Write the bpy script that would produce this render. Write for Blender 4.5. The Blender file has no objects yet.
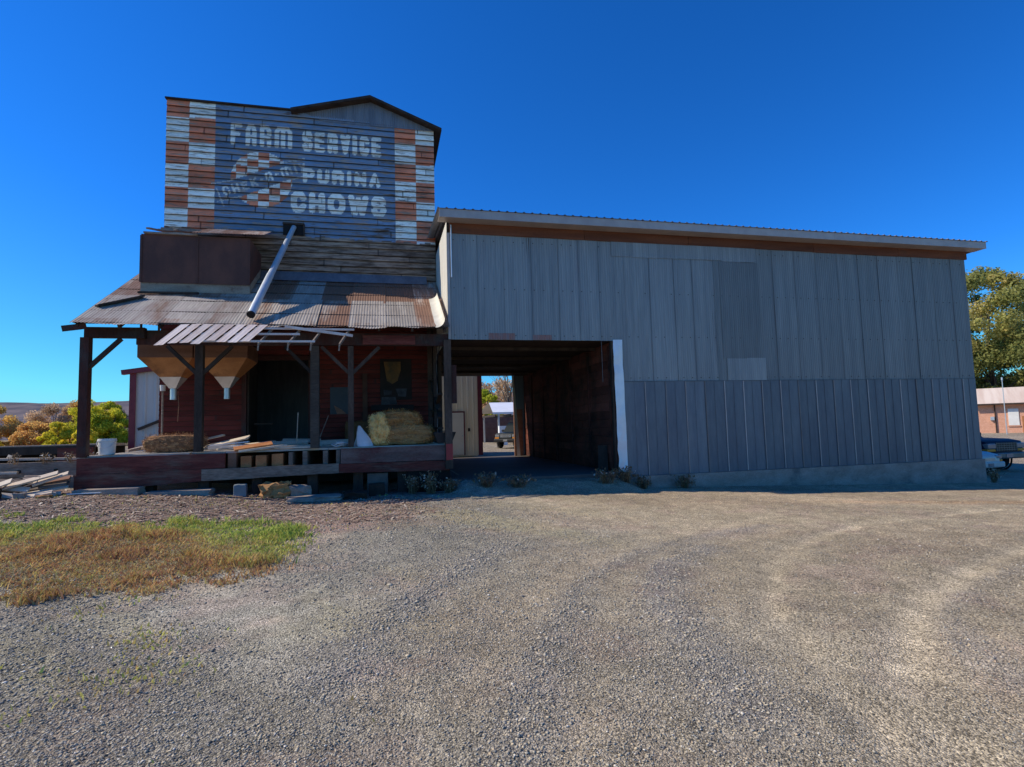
import bpy, math, random
import numpy as np
from mathutils import Vector, Matrix
R = math.radians
random.seed(7)
rng = np.random.default_rng(7)
scene = bpy.context.scene
COL = scene.collection

# ------------------------------------------------------------------ noise
def _h(ix, iy, s):
    v = np.sin(ix * 127.1 + iy * 311.7 + s * 74.7) * 43758.5453
    return v - np.floor(v)
def vnoise(x, y, s=0.0):
    x = np.asarray(x, float); y = np.asarray(y, float)
    ix = np.floor(x); iy = np.floor(y); fx = x - ix; fy = y - iy
    fx = fx * fx * (3 - 2 * fx); fy = fy * fy * (3 - 2 * fy)
    a = _h(ix, iy, s); b = _h(ix + 1, iy, s); c = _h(ix, iy + 1, s); d = _h(ix + 1, iy + 1, s)
    return (a * (1 - fx) + b * fx) * (1 - fy) + (c * (1 - fx) + d * fx) * fy
def fbm(x, y, s=0.0, o=4):
    t = 0; a = 0.5
    for k in range(o):
        t = t + a * vnoise(x * 2 ** k, y * 2 ** k, s + k * 3.1); a *= 0.5
    return t
def sstep(a, b, x):
    t = np.clip((np.asarray(x, float) - a) / (b - a), 0, 1); return t * t * (3 - 2 * t)

# ------------------------------------------------------------------ materials
def mat(name, c1, c2, scale=4.0, stretch=(1, 1, 1), rough=0.8, metal=0.0, bump=0.0, fine=0.0, fine_scale=60.0,
        tint=0.0, c3=None, c3_amt=0.5, c3_scale=1.2, c3_stretch=(1, 1, 1), attr3=False, spec=0.3, detail=6.0):
    """c1<->c2 by stretched noise, a third colour in blotches (rust, dirt, bare wood), brightness by the face attribute 't'."""
    m = bpy.data.materials.new(name); m.use_nodes = True
    nt = m.node_tree; N = nt.nodes; L = nt.links; bs = N['Principled BSDF']
    tc = N.new('ShaderNodeTexCoord')
    def noise(sc, st, det=detail, ro=0.6):
        mp = N.new('ShaderNodeMapping'); mp.inputs['Scale'].default_value = st
        L.new(tc.outputs['Object'], mp.inputs['Vector'])
        n = N.new('ShaderNodeTexNoise'); n.inputs['Scale'].default_value = sc
        n.inputs['Detail'].default_value = det; n.inputs['Roughness'].default_value = ro
        L.new(mp.outputs['Vector'], n.inputs['Vector']); return n
    def ramp(src, a, b):
        r = N.new('ShaderNodeMapRange'); r.inputs['From Min'].default_value = a; r.inputs['From Max'].default_value = b
        r.interpolation_type = 'SMOOTHSTEP'
        L.new(src, r.inputs['Value']); return r.outputs['Result']
    def mix(fac, a, b, typ='MIX'):
        x = N.new('ShaderNodeMix'); x.data_type = 'RGBA'; x.blend_type = typ
        if isinstance(fac, float): x.inputs['Factor'].default_value = fac
        else: L.new(fac, x.inputs['Factor'])
        for v, s in ((a, x.inputs['A']), (b, x.inputs['B'])):
            if isinstance(v, tuple): s.default_value = (*v, 1)
            else: L.new(v, s)
        return x.outputs['Result']
    n1 = noise(scale, stretch)
    col = mix(ramp(n1.outputs['Fac'], 0.32, 0.68), c1, c2)
    if c3 is not None:
        n3 = noise(c3_scale, c3_stretch, 8.0, 0.7); f = n3.outputs['Fac']
        if attr3:
            at = N.new('ShaderNodeAttribute'); at.attribute_name = 'r'
            ad = N.new('ShaderNodeMath'); ad.operation = 'ADD'; L.new(f, ad.inputs[0]); L.new(at.outputs['Fac'], ad.inputs[1])
            f = ad.outputs[0]
        col = mix(ramp(f, 1.0 - c3_amt - 0.12, 1.0 - c3_amt + 0.12), col, c3)
    if fine > 0:
        nf = noise(fine_scale, stretch, 4.0)
        mm = N.new('ShaderNodeMapRange'); mm.inputs['From Min'].default_value = 0.3; mm.inputs['From Max'].default_value = 0.7
        mm.inputs['To Min'].default_value = 1 - fine; mm.inputs['To Max'].default_value = 1 + fine
        L.new(nf.outputs['Fac'], mm.inputs['Value'])
        cb = N.new('ShaderNodeCombineColor')
        for i in range(3): L.new(mm.outputs['Result'], cb.inputs[i])
        col = mix(1.0, col, cb.outputs['Color'], 'MULTIPLY')
    if tint > 0:
        at = N.new('ShaderNodeAttribute'); at.attribute_name = 't'
        mm = N.new('ShaderNodeMapRange'); mm.inputs['To Min'].default_value = 1 - tint; mm.inputs['To Max'].default_value = 1 + tint
        mm.clamp = False
        L.new(at.outputs['Fac'], mm.inputs['Value'])
        cb = N.new('ShaderNodeCombineColor')
        for i in range(3): L.new(mm.outputs['Result'], cb.inputs[i])
        col = mix(1.0, col, cb.outputs['Color'], 'MULTIPLY')
    L.new(col, bs.inputs['Base Color'])
    bs.inputs['Roughness'].default_value = rough; bs.inputs['Metallic'].default_value = metal
    bs.inputs['Specular IOR Level'].default_value = spec
    if bump > 0:
        b = N.new('ShaderNodeBump'); b.inputs['Strength'].default_value = min(1.0, bump); b.inputs['Distance'].default_value = 0.02
        nb = noise(scale * 3, stretch, 6.0); L.new(nb.outputs['Fac'], b.inputs['Height']); L.new(b.outputs['Normal'], bs.inputs['Normal'])
    return m

def glass(name, c=(0.02, 0.025, 0.03), rough=0.08):
    m = mat(name, c, tuple(x * 1.4 for x in c), 2.0, rough=rough, spec=0.8)
    return m

def ramp_mat(name, stops, rough=0.9, attr='t', transl=0.0, mul=0.25, nscale=8.0):
    """colour taken from the face attribute along a ramp; used for leaves, grass blades and stones"""
    m = bpy.data.materials.new(name); m.use_nodes = True
    nt = m.node_tree; N = nt.nodes; L = nt.links; bs = N['Principled BSDF']
    at = N.new('ShaderNodeAttribute'); at.attribute_name = attr
    cr = N.new('ShaderNodeValToRGB'); e = cr.color_ramp.elements
    e[0].position = stops[0][0]; e[0].color = (*stops[0][1], 1); e[1].position = stops[-1][0]; e[1].color = (*stops[-1][1], 1)
    for p, c in stops[1:-1]:
        x = e.new(p); x.color = (*c, 1)
    L.new(at.outputs['Fac'], cr.inputs['Fac'])
    tc = N.new('ShaderNodeTexCoord'); nz = N.new('ShaderNodeTexNoise'); nz.inputs['Scale'].default_value = nscale
    L.new(tc.outputs['Object'], nz.inputs['Vector'])
    mr = N.new('ShaderNodeMapRange'); mr.inputs['From Min'].default_value = .3; mr.inputs['From Max'].default_value = .7
    mr.inputs['To Min'].default_value = 1 - mul; mr.inputs['To Max'].default_value = 1 + mul
    L.new(nz.outputs['Fac'], mr.inputs['Value'])
    vm = N.new('ShaderNodeVectorMath'); vm.operation = 'SCALE'
    L.new(cr.outputs['Color'], vm.inputs[0]); L.new(mr.outputs['Result'], vm.inputs['Scale'])
    L.new(vm.outputs['Vector'], bs.inputs['Base Color'])
    bs.inputs['Roughness'].default_value = rough; bs.inputs['Specular IOR Level'].default_value = 0.2
    if transl > 0:
        tr = N.new('ShaderNodeBsdfTranslucent'); L.new(vm.outputs['Vector'], tr.inputs['Color'])
        mx = N.new('ShaderNodeMixShader'); mx.inputs['Fac'].default_value = transl
        L.new(bs.outputs['BSDF'], mx.inputs[1]); L.new(tr.outputs['BSDF'], mx.inputs[2])
        L.new(mx.outputs['Shader'], N['Material Output'].inputs['Surface'])
    return m

# ------------------------------------------------------------------ mesh building
WLOC = {}
def meta(o, label=None, cat=None, group=None, kind=None):
    if label: o['label'] = label
    if cat: o['category'] = cat
    if group: o['group'] = group
    if kind: o['kind'] = kind
    return o
def thing(name, label, cat, loc=(0, 0, 0), rotz=0.0, group=None):
    o = bpy.data.objects.new(name, None); COL.objects.link(o); o.empty_display_size = 0.3
    o.location = loc; o.rotation_euler = (0, 0, rotz); WLOC[o.name] = (Vector(loc), rotz)
    return meta(o, label, cat, group)
def np_mesh(name, v, faces, m, loc=None, t=None, r=None, smooth=False, parent=None, cols=None, colname='paint', mats=None):
    v = np.asarray(v, float)
    me = bpy.data.meshes.new(name)
    if isinstance(faces, np.ndarray):
        k = faces.shape[1]; n = faces.shape[0]
        me.vertices.add(len(v)); me.loops.add(n * k); me.polygons.add(n)
        if loc is not None: v = v - np.array(loc)
        me.vertices.foreach_set('co', v.ravel())
        me.loops.foreach_set('vertex_index', faces.ravel().astype(np.int32))
        me.polygons.foreach_set('loop_start', np.arange(0, n * k, k, dtype=np.int32))
        me.polygons.foreach_set('loop_total', np.full(n, k, dtype=np.int32))
        me.update(calc_edges=True)
    else:
        if loc is not None: v = v - np.array(loc)
        me.from_pydata(v.tolist(), [], faces); me.update()
    nf = len(me.polygons)
    for nm, a in (('t', t), ('r', r)):
        if a is not None:
            at = me.attributes.new(nm, 'FLOAT', 'FACE'); at.data.foreach_set('value', np.asarray(a, np.float32))
    if cols is not None:
        at = me.attributes.new(colname, 'FLOAT_COLOR', 'POINT')
        c4 = np.ones((len(v), 4), np.float32); c4[:, :3] = cols; at.data.foreach_set('color', c4.ravel())
    if smooth: me.polygons.foreach_set('use_smooth', np.ones(nf, bool))
    me.materials.append(m)
    o = bpy.data.objects.new(name, me); COL.objects.link(o)
    if loc is not None: o.location = loc
    return o

class MB:
    def __init__(s): s.v = []; s.f = []; s.t = []; s.r = []
    def add(s, vs, fs, t=0.5, r=0.0):
        b = len(s.v); s.v += [tuple(p) for p in vs]
        for f in fs:
            s.f.append([b + i for i in f]); s.t.append(t); s.r.append(r)
        return s
    def box(s, x0, x1, y0, y1, z0, z1, t=0.5, r=0.0, jit=0.0):
        vs = [(x, y, z) for x in (x0, x1) for y in (y0, y1) for z in (z0, z1)]
        if jit: vs = [tuple(c + random.uniform(-jit, jit) for c in p) for p in vs]
        return s.add(vs, [(0, 1, 3, 2), (4, 6, 7, 5), (0, 4, 5, 1), (2, 3, 7, 6), (0, 2, 6, 4), (1, 5, 7, 3)], t, r)
    def bar(s, a, b, w, h, up=(0, 0, 1), t=0.5, r=0.0, w2=None, h2=None):
        a = Vector(a); b = Vector(b); d = (b - a).normalized(); u = Vector(up)
        if abs(d.dot(u)) > 0.98: u = Vector((0, 1, 0))
        x = d.cross(u).normalized(); y = x.cross(d).normalized()
        w2 = w if w2 is None else w2; h2 = h if h2 is None else h2
        vs = [a + x * (sx * w / 2) + y * (sy * h / 2) for sx, sy in ((-1, -1), (1, -1), (1, 1), (-1, 1))] + \
             [b + x * (sx * w2 / 2) + y * (sy * h2 / 2) for sx, sy in ((-1, -1), (1, -1), (1, 1), (-1, 1))]
        return s.add(vs, [(3, 2, 1, 0), (4, 5, 6, 7), (0, 1, 5, 4), (1, 2, 6, 5), (2, 3, 7, 6), (3, 0, 4, 7)], t, r)
    def tube(s, pts, rad, n=10, t=0.5, r=0.0, cap=True):
        pts = [Vector(p) for p in pts]
        rads = rad if isinstance(rad, (list, tuple)) else [rad] * len(pts)
        rings = []
        vs = []; fs = []
        ref = None
        for i, p in enumerate(pts):
            d = (pts[min(i + 1, len(pts) - 1)] - pts[max(i - 1, 0)]).normalized()
            if ref is None or abs(d.dot(ref)) > 0.95: ref = Vector((0, 0, 1)) if abs(d.z) < 0.9 else Vector((1, 0, 0))
            x = d.cross(ref).normalized(); y = d.cross(x).normalized()
            for k in range(n):
                a = 2 * math.pi * k / n
                vs.append(p + (x * math.cos(a) + y * math.sin(a)) * rads[i])
        for i in range(len(pts) - 1):
            for k in range(n):
                k2 = (k + 1) % n
                fs.append((i * n + k, i * n + k2, (i + 1) * n + k2, (i + 1) * n + k))
        if cap:
            fs.append(tuple(range(n))[::-1]); fs.append(tuple(range((len(pts) - 1) * n, len(pts) * n)))
        return s.add(vs, fs, t, r)
    def lathe(s, prof, c=(0, 0, 0), n=24, axis='z', t=0.5):
        vs = []; fs = []
        for (rr, h) in prof:
            for k in range(n):
                a = 2 * math.pi * k / n; u, w = rr * math.cos(a), rr * math.sin(a)
                p = {'z': (u, w, h), 'x': (h, u, w), 'y': (u, h, w)}[axis]
                vs.append((p[0] + c[0], p[1] + c[1], p[2] + c[2]))
        for i in range(len(prof) - 1):
            for k in range(n):
                k2 = (k + 1) % n; fs.append((i * n + k, i * n + k2, (i + 1) * n + k2, (i + 1) * n + k))
        return s.add(vs, fs, t)
    def poly(s, pts, t=0.5, r=0.0): return s.add(pts, [tuple(range(len(pts)))], t, r)
    def prism(s, poly2, y0, y1, t=0.5, r=0.0):
        """polygon in (x,z) extruded along y"""
        n = len(poly2)
        vs = [(x, y0, z) for x, z in poly2] + [(x, y1, z) for x, z in poly2]
        fs = [tuple(range(n)), tuple(range(2 * n - 1, n - 1, -1))] + [(i, i + n, (i + 1) % n + n, (i + 1) % n) for i in range(n)]
        return s.add(vs, fs, t, r)
    def build(s, name, m, parent=None, local=False, smooth=False, bevel=0.0, loc=None, label=None):
        me = bpy.data.meshes.new(name)
        off = Vector((0, 0, 0))
        if loc is not None: off = Vector(loc)
        elif parent is not None and not local: off = WLOC[parent.name][0]
        me.from_pydata([tuple(Vector(p) - off) for p in s.v], [], s.f); me.update()
        import bmesh
        bm = bmesh.new(); bm.from_mesh(me); bmesh.ops.recalc_face_normals(bm, faces=bm.faces)
        bm.to_mesh(me); bm.free()
        at = me.attributes.new('t', 'FLOAT', 'FACE'); at.data.foreach_set('value', np.array(s.t, np.float32))
        at = me.attributes.new('r', 'FLOAT', 'FACE'); at.data.foreach_set('value', np.array(s.r, np.float32))
        me.materials.append(m)
        if smooth:
            me.polygons.foreach_set('use_smooth', np.ones(len(me.polygons), bool))
            try: me.set_sharp_from_angle(angle=R(40))
            except Exception: pass
        o = bpy.data.objects.new(name, me); COL.objects.link(o)
        if parent is not None:
            o.parent = parent; WLOC[o.name] = (WLOC[parent.name][0], 0.0)
        elif loc is not None:
            o.location = loc; WLOC[o.name] = (Vector(loc), 0.0)
        if bevel > 0:
            b = o.modifiers.new('bevel', 'BEVEL'); b.width = bevel; b.segments = 2; b.limit_method = 'ANGLE'; b.angle_limit = R(40)
        if label: o['label'] = label
        return o

def solo(mb, name, m, label, cat, loc, group=None, **k):
    """a thing that is one mesh"""
    return meta(mb.build(name, m, loc=loc, **k), label, cat, group)
def copy_tree(o):
    c = o.copy(); COL.objects.link(c); WLOC[c.name] = WLOC.get(o.name, (Vector((0, 0, 0)), 0))
    for ch in o.children:
        d = ch.copy(); COL.objects.link(d); d.parent = c
        for g in ch.children:
            e = g.copy(); COL.objects.link(e); e.parent = d
    return c

def corr(mb_pts, x0, x1, pitch, amp, seg=4):
    """x samples and profile heights of corrugated sheet"""
    n = max(2, int((x1 - x0) / pitch * seg))
    xs = np.linspace(x0, x1, n + 1)
    return xs, amp * np.cos(2 * np.pi * xs / pitch)

def sheet(P, n_u, n_v, name, m, loc, parent=None, t=None, r=None, smooth=True, cols=None):
    """P: (n_v,n_u,3) grid"""
    v = P.reshape(-1, 3)
    i = np.arange((n_v - 1) * n_u).reshape(n_v - 1, n_u)[:, :-1].ravel()
    f = np.stack([i, i + 1, i + 1 + n_u, i + n_u], 1)
    o = np_mesh(name, v, f, m, loc=loc, t=t, r=r, smooth=smooth, cols=cols)
    if parent is not None:
        o.location = (0, 0, 0); o.parent = parent; WLOC[o.name] = WLOC[parent.name]
    return o

# ------------------------------------------------------------------ camera (a level tripod a little off true)
cd = bpy.data.cameras.new('camera'); cam = bpy.data.objects.new('camera', cd); COL.objects.link(cam)
CZ = 1.9
yaw, pit, rol = R(13.1), R(4.4), R(-1.55)
fw = Vector((math.sin(yaw) * math.cos(pit), math.cos(yaw) * math.cos(pit), math.sin(pit)))
rt = Vector((math.cos(yaw), -math.sin(yaw), 0)); up = rt.cross(fw)
RT = rt * math.cos(rol) + up * math.sin(rol); UP = up * math.cos(rol) - rt * math.sin(rol)
mx = Matrix((RT, UP, -fw)).transposed().to_4x4(); mx.translation = (0, 0, CZ)
cam.matrix_world = mx
cd.sensor_width = 36; cd.lens = 36 * 555 / 1024; cd.clip_end = 9000; cd.clip_start = 0.1
scene.camera = cam

# ------------------------------------------------------------------ light
SUN_EL, SUN_BACK = R(41), R(11.5)        # sun from the left, slightly behind the facades
sd = Vector((-math.cos(SUN_EL) * math.cos(SUN_BACK), math.cos(SUN_EL) * math.sin(SUN_BACK), math.sin(SUN_EL)))
sl = bpy.data.lights.new('sun', 'SUN'); sl.energy = 5.0; sl.angle = R(0.5); sl.color = (1, 0.9, 0.74)
so = bpy.data.objects.new('sun', sl); COL.objects.link(so)
so.rotation_euler = sd.to_track_quat('Z', 'Y').to_euler(); so.location = (-40, 10, 40)
w = bpy.data.worlds.new('World'); scene.world = w; w.use_nodes = True
N = w.node_tree.nodes; L = w.node_tree.links
sky = N.new('ShaderNodeTexSky'); sky.sky_type = 'NISHITA'; sky.sun_disc = False
sky.sun_elevation = SUN_EL; sky.sun_rotation = math.atan2(sd.x, sd.y) % (2 * math.pi)
sky.air_density = 1.0; sky.dust_density = 0.05; sky.ozone_density = 3.5; sky.altitude = 600
sc_ = N.new('ShaderNodeVectorMath'); sc_.operation = 'SCALE'; sc_.inputs['Scale'].default_value = 0.18
ga = N.new('ShaderNodeGamma'); ga.inputs['Gamma'].default_value = 1.15       # a deep, clear autumn blue
hs = N.new('ShaderNodeHueSaturation'); hs.inputs['Saturation'].default_value = 1.04; hs.inputs['Value'].default_value = 6.9; hs.inputs['Hue'].default_value = 0.5
L.new(sky.outputs['Color'], sc_.inputs[0]); L.new(sc_.outputs['Vector'], ga.inputs['Color']); mn = N.new('ShaderNodeVectorMath'); mn.operation = 'MINIMUM'; mn.inputs[1].default_value = (1.4, 1.3, .95)
tn = N.new('ShaderNodeVectorMath'); tn.operation = 'MULTIPLY'; tn.inputs[1].default_value = (.25, .60, 1.04)
L.new(ga.outputs['Color'], mn.inputs[0]); L.new(mn.outputs['Vector'], tn.inputs[0]); L.new(tn.outputs['Vector'], hs.inputs['Color'])
L.new(hs.outputs['Color'], N['Background'].inputs['Color'])
N['Background'].inputs['Strength'].default_value = 0.15
scene.view_settings.view_transform = 'Standard'; scene.view_settings.look = 'None'; scene.view_settings.exposure = 0
# ================================================================== SETTING: ground, gravel, grass, hills
def gz(x, y):
    x = np.asarray(x, float); y = np.asarray(y, float)
    z16 = np.interp(x, [-60, -12, -7.4, -4.6, -1.9, 1.9, 7.7, 21.2, 30, 60], [.8, .62, .55, .38, .14, .12, -.08, -.6, -.75, -.7])
    a = sstep(5, 15.4, y)
    z = z16 * a
    far = np.interp(x, [-60, -20, 0, 10, 22, 30, 70], [1.0, .75, .4, .33, -.3, -.45, -.35])
    b = sstep(21, 42, y)
    z = z * (1 - b) + far * b
    c = np.exp(-((x - 16) / 9) ** 2) * np.exp(-((y - 12) / 3) ** 2)
    ramp_ = .3 * sstep(1.6, 2.3, x) * sstep(7.6, 6.8, x) * sstep(14.2, 15.9, y) * sstep(24, 20, y)
    return z + ramp_
def poly_d(x, y, pts):
    d = np.full(np.shape(x), 1e9)
    for (ax, ay), (bx, by) in zip(pts[:-1], pts[1:]):
        vx, vy = bx - ax, by - ay
        t = np.clip(((x - ax) * vx + (y - ay) * vy) / (vx * vx + vy * vy), 0, 1)
        d = np.minimum(d, np.hypot(x - ax - t * vx, y - ay - t * vy))
    return d
def smooth_path(p, n=8):
    out = []
    for i in range(len(p) - 1):
        p0 = np.array(p[max(i - 1, 0)]); p1 = np.array(p[i]); p2 = np.array(p[i + 1]); p3 = np.array(p[min(i + 2, len(p) - 1)])
        for k in range(n):
            t = k / n
            out.append(tuple(.5 * (2 * p1 + (p2 - p0) * t + (2 * p0 - 5 * p1 + 4 * p2 - p3) * t * t + (3 * p1 - p0 - 3 * p2 + p3) * t ** 3)))
    out.append(tuple(p[-1])); return out
TR1 = smooth_path([(11.5, 6.9), (8.76, 6.16), (7.15, 5.6), (5.41, 4.78), (4.33, 4.04), (3.7, 3.48), (3.4, 3.07), (3.17, 2.67), (2.9, 2.0)])
TR2 = smooth_path([(12.5, 9.2), (8.21, 8.38), (5.81, 7.22), (4.41, 5.85), (3.7, 4.87), (3.35, 4.13), (3.09, 3.35), (2.86, 2.76)])
TR3 = smooth_path([(0.18, 3.34), (0.47, 4.04), (1.0, 5.02), (2.09, 6.69), (3.88, 8.16), (6.47, 9.33), (9.28, 9.9)])
TR4 = smooth_path([(0.94, 3.12), (1.42, 3.92), (1.93, 4.99), (3.0, 6.58), (4.73, 7.85), (7.5, 8.6)])
DK1 = smooth_path([(2.3, 3.3), (2.45, 4.1), (2.7, 5.0), (2.95, 5.7), (3.52, 6.7), (4.59, 7.6)])
DK2 = smooth_path([(1.9, 8.6), (1.33, 8.04), (0.15, 6.14), (-0.42, 4.63)])
DK3 = smooth_path([(0.75, 3.2), (1.0, 4.0), (1.5, 5.1), (2.5, 6.7), (4.2, 8.0), (6.6, 8.9)])
DK4 = smooth_path([(4.3, 2.9), (4.6, 3.7), (5.3, 4.5), (6.6, 5.1), (9.0, 5.6)])
def masks(x, y):
    """what covers the yard at each point: packed tracks, loose gravel, grass, wood chips"""
    n1 = fbm(x * .9, y * .9, 3); n2 = fbm(x * 2.6, y * 2.6, 9); n3 = fbm(x * .3, y * .3, 5)
    w = lambda d, s: np.exp(-(d / s) ** 2)
    wob = (n2 - .47) * .35
    nb = fbm(x * 1.3 + 4, y * 1.3, 47)
    tr = 1.0 * w(poly_d(x, y, TR1) + wob * .25, .19) * (.55 + .45 * sstep(.3, .55, nb)) + .8 * w(poly_d(x, y, TR2) + wob * .25, .15) * (.35 + .65 * sstep(.32, .5, nb)) + .3 * w(poly_d(x, y, TR3) + wob, .25) * sstep(.35, .6, n1 + .05) \
        + .22 * w(poly_d(x, y, TR4) + wob, .22) * sstep(.3, .6, n1)
    dk = .9 * w(poly_d(x, y, DK1) + wob, .3) + .8 * w(poly_d(x, y, DK2) + wob, .26) + .6 * w(poly_d(x, y, DK3) + wob, .22) + .5 * w(poly_d(x, y, DK4) + wob, .2)
    # grass patch in front of the dock
    e = (n2 - .47) * 1.5 + (n1 - .47) * 1.6
    front = np.interp(x, [-30, -8, -4.2, -3.3, -2.3, -1.1], [7.0, 7.2, 7.8, 7.95, 8.25, 8.5])
    back = np.interp(x, [-30, -7.1, -5.5, -3.3, -1.1], [12.9, 12.4, 11.7, 11.4, 11.0])
    g = sstep(-.35, .35, y - front + e) * sstep(-.5, .5, back - y + e) * sstep(.2, -.5, x + 1.25 + e * .5)
    chips = sstep(-.6, .6, y - (back - .2) + e) * sstep(1.2, -1.0, x - .6 + e) * sstep(17.5, 16.5, y)
    right = sstep(-1.5, 4.5, x - 0.25 * y + 1.2 + (n3 - .47) * 5)
    dirt = sstep(9.5, 12.5, y + (n1 - .5) * 3) * sstep(2, 8, x)
    return np.clip(tr, 0, 1), np.clip(dk, 0, 1), np.clip(g, 0, 1), np.clip(chips, 0, 1), right, np.clip(dirt, 0, 1), n1, n2

def grade(lo, hi, s0, grow):
    o = [lo]; s = s0
    while abs(o[-1]) < abs(hi): o.append(o[-1] + s * (1 if hi > lo else -1)); s *= grow
    return o
xs = np.array(sorted(grade(-12, -2600, .12, 1.16)[1:] + list(np.arange(-12, 24, .06)) + grade(24, 2600, .1, 1.16)))
ys = np.array(sorted(grade(1.2, -40, .1, 1.3)[1:] + list(np.arange(1.2, 17, .055)) + grade(17, 3500, .1, 1.13)))
X, Y = np.meshgrid(xs, ys)
Z = gz(X, Y)
tr, dk, gr, ch, rg, di, n1, n2 = masks(X, Y)
near = ((X > -12.5) & (X < 24.5) & (Y < 17.5)).astype(float)
fine = fbm(X * 9, Y * 9, 21, 3) - .47
Z += near * ((n2 - .47) * .035 + fine * .026 * (1 - .6 * tr) - .035 * tr + .02 * dk + .03 * gr)
Z += np.where(Y > 25, (fbm(X * .05, Y * .05, 2) - .47) * .5 * sstep(40, 120, Y), 0)
def lerp(a, b, t): return a + (np.array(b) - a) * t[..., None]
c = np.zeros(X.shape + (3,)) + np.array((.225, .205, .16))
c = lerp(c, (.285, .23, .15), rg * .9)
c = lerp(c, (.31, .235, .155), np.clip(sstep(.45, .7, n1) * .35 + di * .45, 0, 1))
c = lerp(c, (.27, .19, .15), sstep(.5, .75, fbm(X * 1.7 + 9, Y * 1.7, 31)) * .4)
c = lerp(c, (.155, .15, .15), dk * .6)
c = lerp(c, (.44, .36, .24), tr * .8)
c = lerp(c, (.26, .225, .12), sstep(.5, .72, fbm(X * .8 + .5 * Y, Y * .35, 57)) * .55 * (1 - rg))
c = lerp(c, (.25, .165, .13), ch * .8)
c = lerp(c, (.13, .11, .05), gr * .8)
c = lerp(c, (.34, .19, .09), (sstep(.8, 0, np.abs(Y - 13.6 + .35 * (X - 4.3) + 0.12 * np.sin(X)) ) * sstep(8, 14, X) * .45))
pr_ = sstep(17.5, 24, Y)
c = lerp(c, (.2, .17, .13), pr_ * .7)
far = sstep(45, 90, Y); c = lerp(c, (.23, .17, .09), far)
big = fbm(X * .45 + .25 * Y, Y * .3, 93, 4)[..., None] - .47
c *= 1.36 * (1 + .9 * big * near[..., None]) * (1 + (fbm(X * 5, Y * 5, 77, 3)[..., None] - .47) * .7)
m = bpy.data.materials.new('yard_gravel'); m.use_nodes = True
nt = m.node_tree; N = nt.nodes; L = nt.links; bs = N['Principled BSDF']
at = N.new('ShaderNodeAttribute'); at.attribute_name = 'paint'
tc = N.new('ShaderNodeTexCoord')
vo = N.new('ShaderNodeTexVoronoi'); vo.inputs['Scale'].default_value = 75; L.new(tc.outputs['Object'], vo.inputs['Vector'])
nz = N.new('ShaderNodeTexNoise'); nz.inputs['Scale'].default_value = 34; nz.inputs['Detail'].default_value = 8; nz.inputs['Roughness'].default_value = .75
L.new(tc.outputs['Object'], nz.inputs['Vector'])
sp = N.new('ShaderNodeSeparateColor'); L.new(vo.outputs['Color'], sp.inputs['Color'])
m1 = N.new('ShaderNodeMapRange'); m1.inputs['To Min'].default_value = .4; m1.inputs['To Max'].default_value = 1.6; L.new(sp.outputs['Red'], m1.inputs['Value'])
m2 = N.new('ShaderNodeMapRange'); m2.inputs['From Min'].default_value = .3; m2.inputs['From Max'].default_value = .7; m2.inputs['To Min'].default_value = .45; m2.inputs['To Max'].default_value = 1.55; L.new(nz.outputs['Fac'], m2.inputs['Value'])
mu = N.new('ShaderNodeMath'); mu.operation = 'MULTIPLY'; L.new(m1.outputs['Result'], mu.inputs[0]); L.new(m2.outputs['Result'], mu.inputs[1])
vs = N.new('ShaderNodeVectorMath'); vs.operation = 'SCALE'; L.new(at.outputs['Color'], vs.inputs[0]); L.new(mu.outputs[0], vs.inputs['Scale'])
L.new(vs.outputs['Vector'], bs.inputs['Base Color']); bs.inputs['Roughness'].default_value = .95; bs.inputs['Specular IOR Level'].default_value = .15
bp = N.new('ShaderNodeBump'); bp.inputs['Strength'].default_value = .8; bp.inputs['Distance'].default_value = .016
ad = N.new('ShaderNodeMath'); ad.operation = 'SUBTRACT'; L.new(nz.outputs['Fac'], ad.inputs[0]); L.new(vo.outputs['Distance'], ad.inputs[1])
L.new(ad.outputs[0], bp.inputs['Height']); L.new(bp.outputs['Normal'], bs.inputs['Normal'])
P = np.stack([X, Y, Z], -1)
ground = sheet(P, len(xs), len(ys), 'ground', m, (0, 0, 0), cols=np.clip(c, 0, 1).reshape(-1, 3)); ground['kind'] = 'structure'

# loose stones lying on the yard
def stones(n, r0, r1, smin, smax, seed):
    g = np.random.default_rng(seed)
    rr = np.sqrt(g.uniform(r0 ** 2, r1 ** 2, n)); th = np.radians(g.uniform(-37, 62, n))
    x = rr * np.sin(th); y = rr * np.cos(th)
    tr, dk, gr, ch, rg, di, n1, n2 = masks(x, y)
    big = fbm(x * .45 + .25 * y, y * .3, 93, 4) - .47
    dens = np.clip(.55 - 1.6 * big + .9 * (n1 - .4) + .5 * dk - 1.6 * tr - .4 * gr - .25 * di, .0, 1) * (1 - .45 * rg)
    k = (g.random(n) < dens) & (y < 15.2); x, y, rg, dk = x[k], y[k], rg[k], dk[k]
    s = (smin + (smax - smin) * g.random(len(x)) ** 2.6) * (1.08 - .35 * rg) * (1 + .35 * dk)
    return x, y, s, rg, dk
allx = [stones(130000, 2.6, 5.5, .003, .0135, 1), stones(130000, 5.5, 10, .005, .018, 2), stones(70000, 10, 17, .009, .024, 3), stones(60, 3, 14, .025, .045, 4)]
x, y, s, rg, dk = (np.concatenate(q) for q in zip(*allx))
n = len(x); g = np.random.default_rng(11)
base = np.array([(1, 0, 0), (-1, 0, 0), (0, 1, 0), (0, -1, 0), (0, 0, 1), (0, 0, -1)], float)
tri = np.array([(0, 2, 4), (2, 1, 4), (1, 3, 4), (3, 0, 4), (2, 0, 5), (1, 2, 5), (3, 1, 5), (0, 3, 5)])
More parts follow.
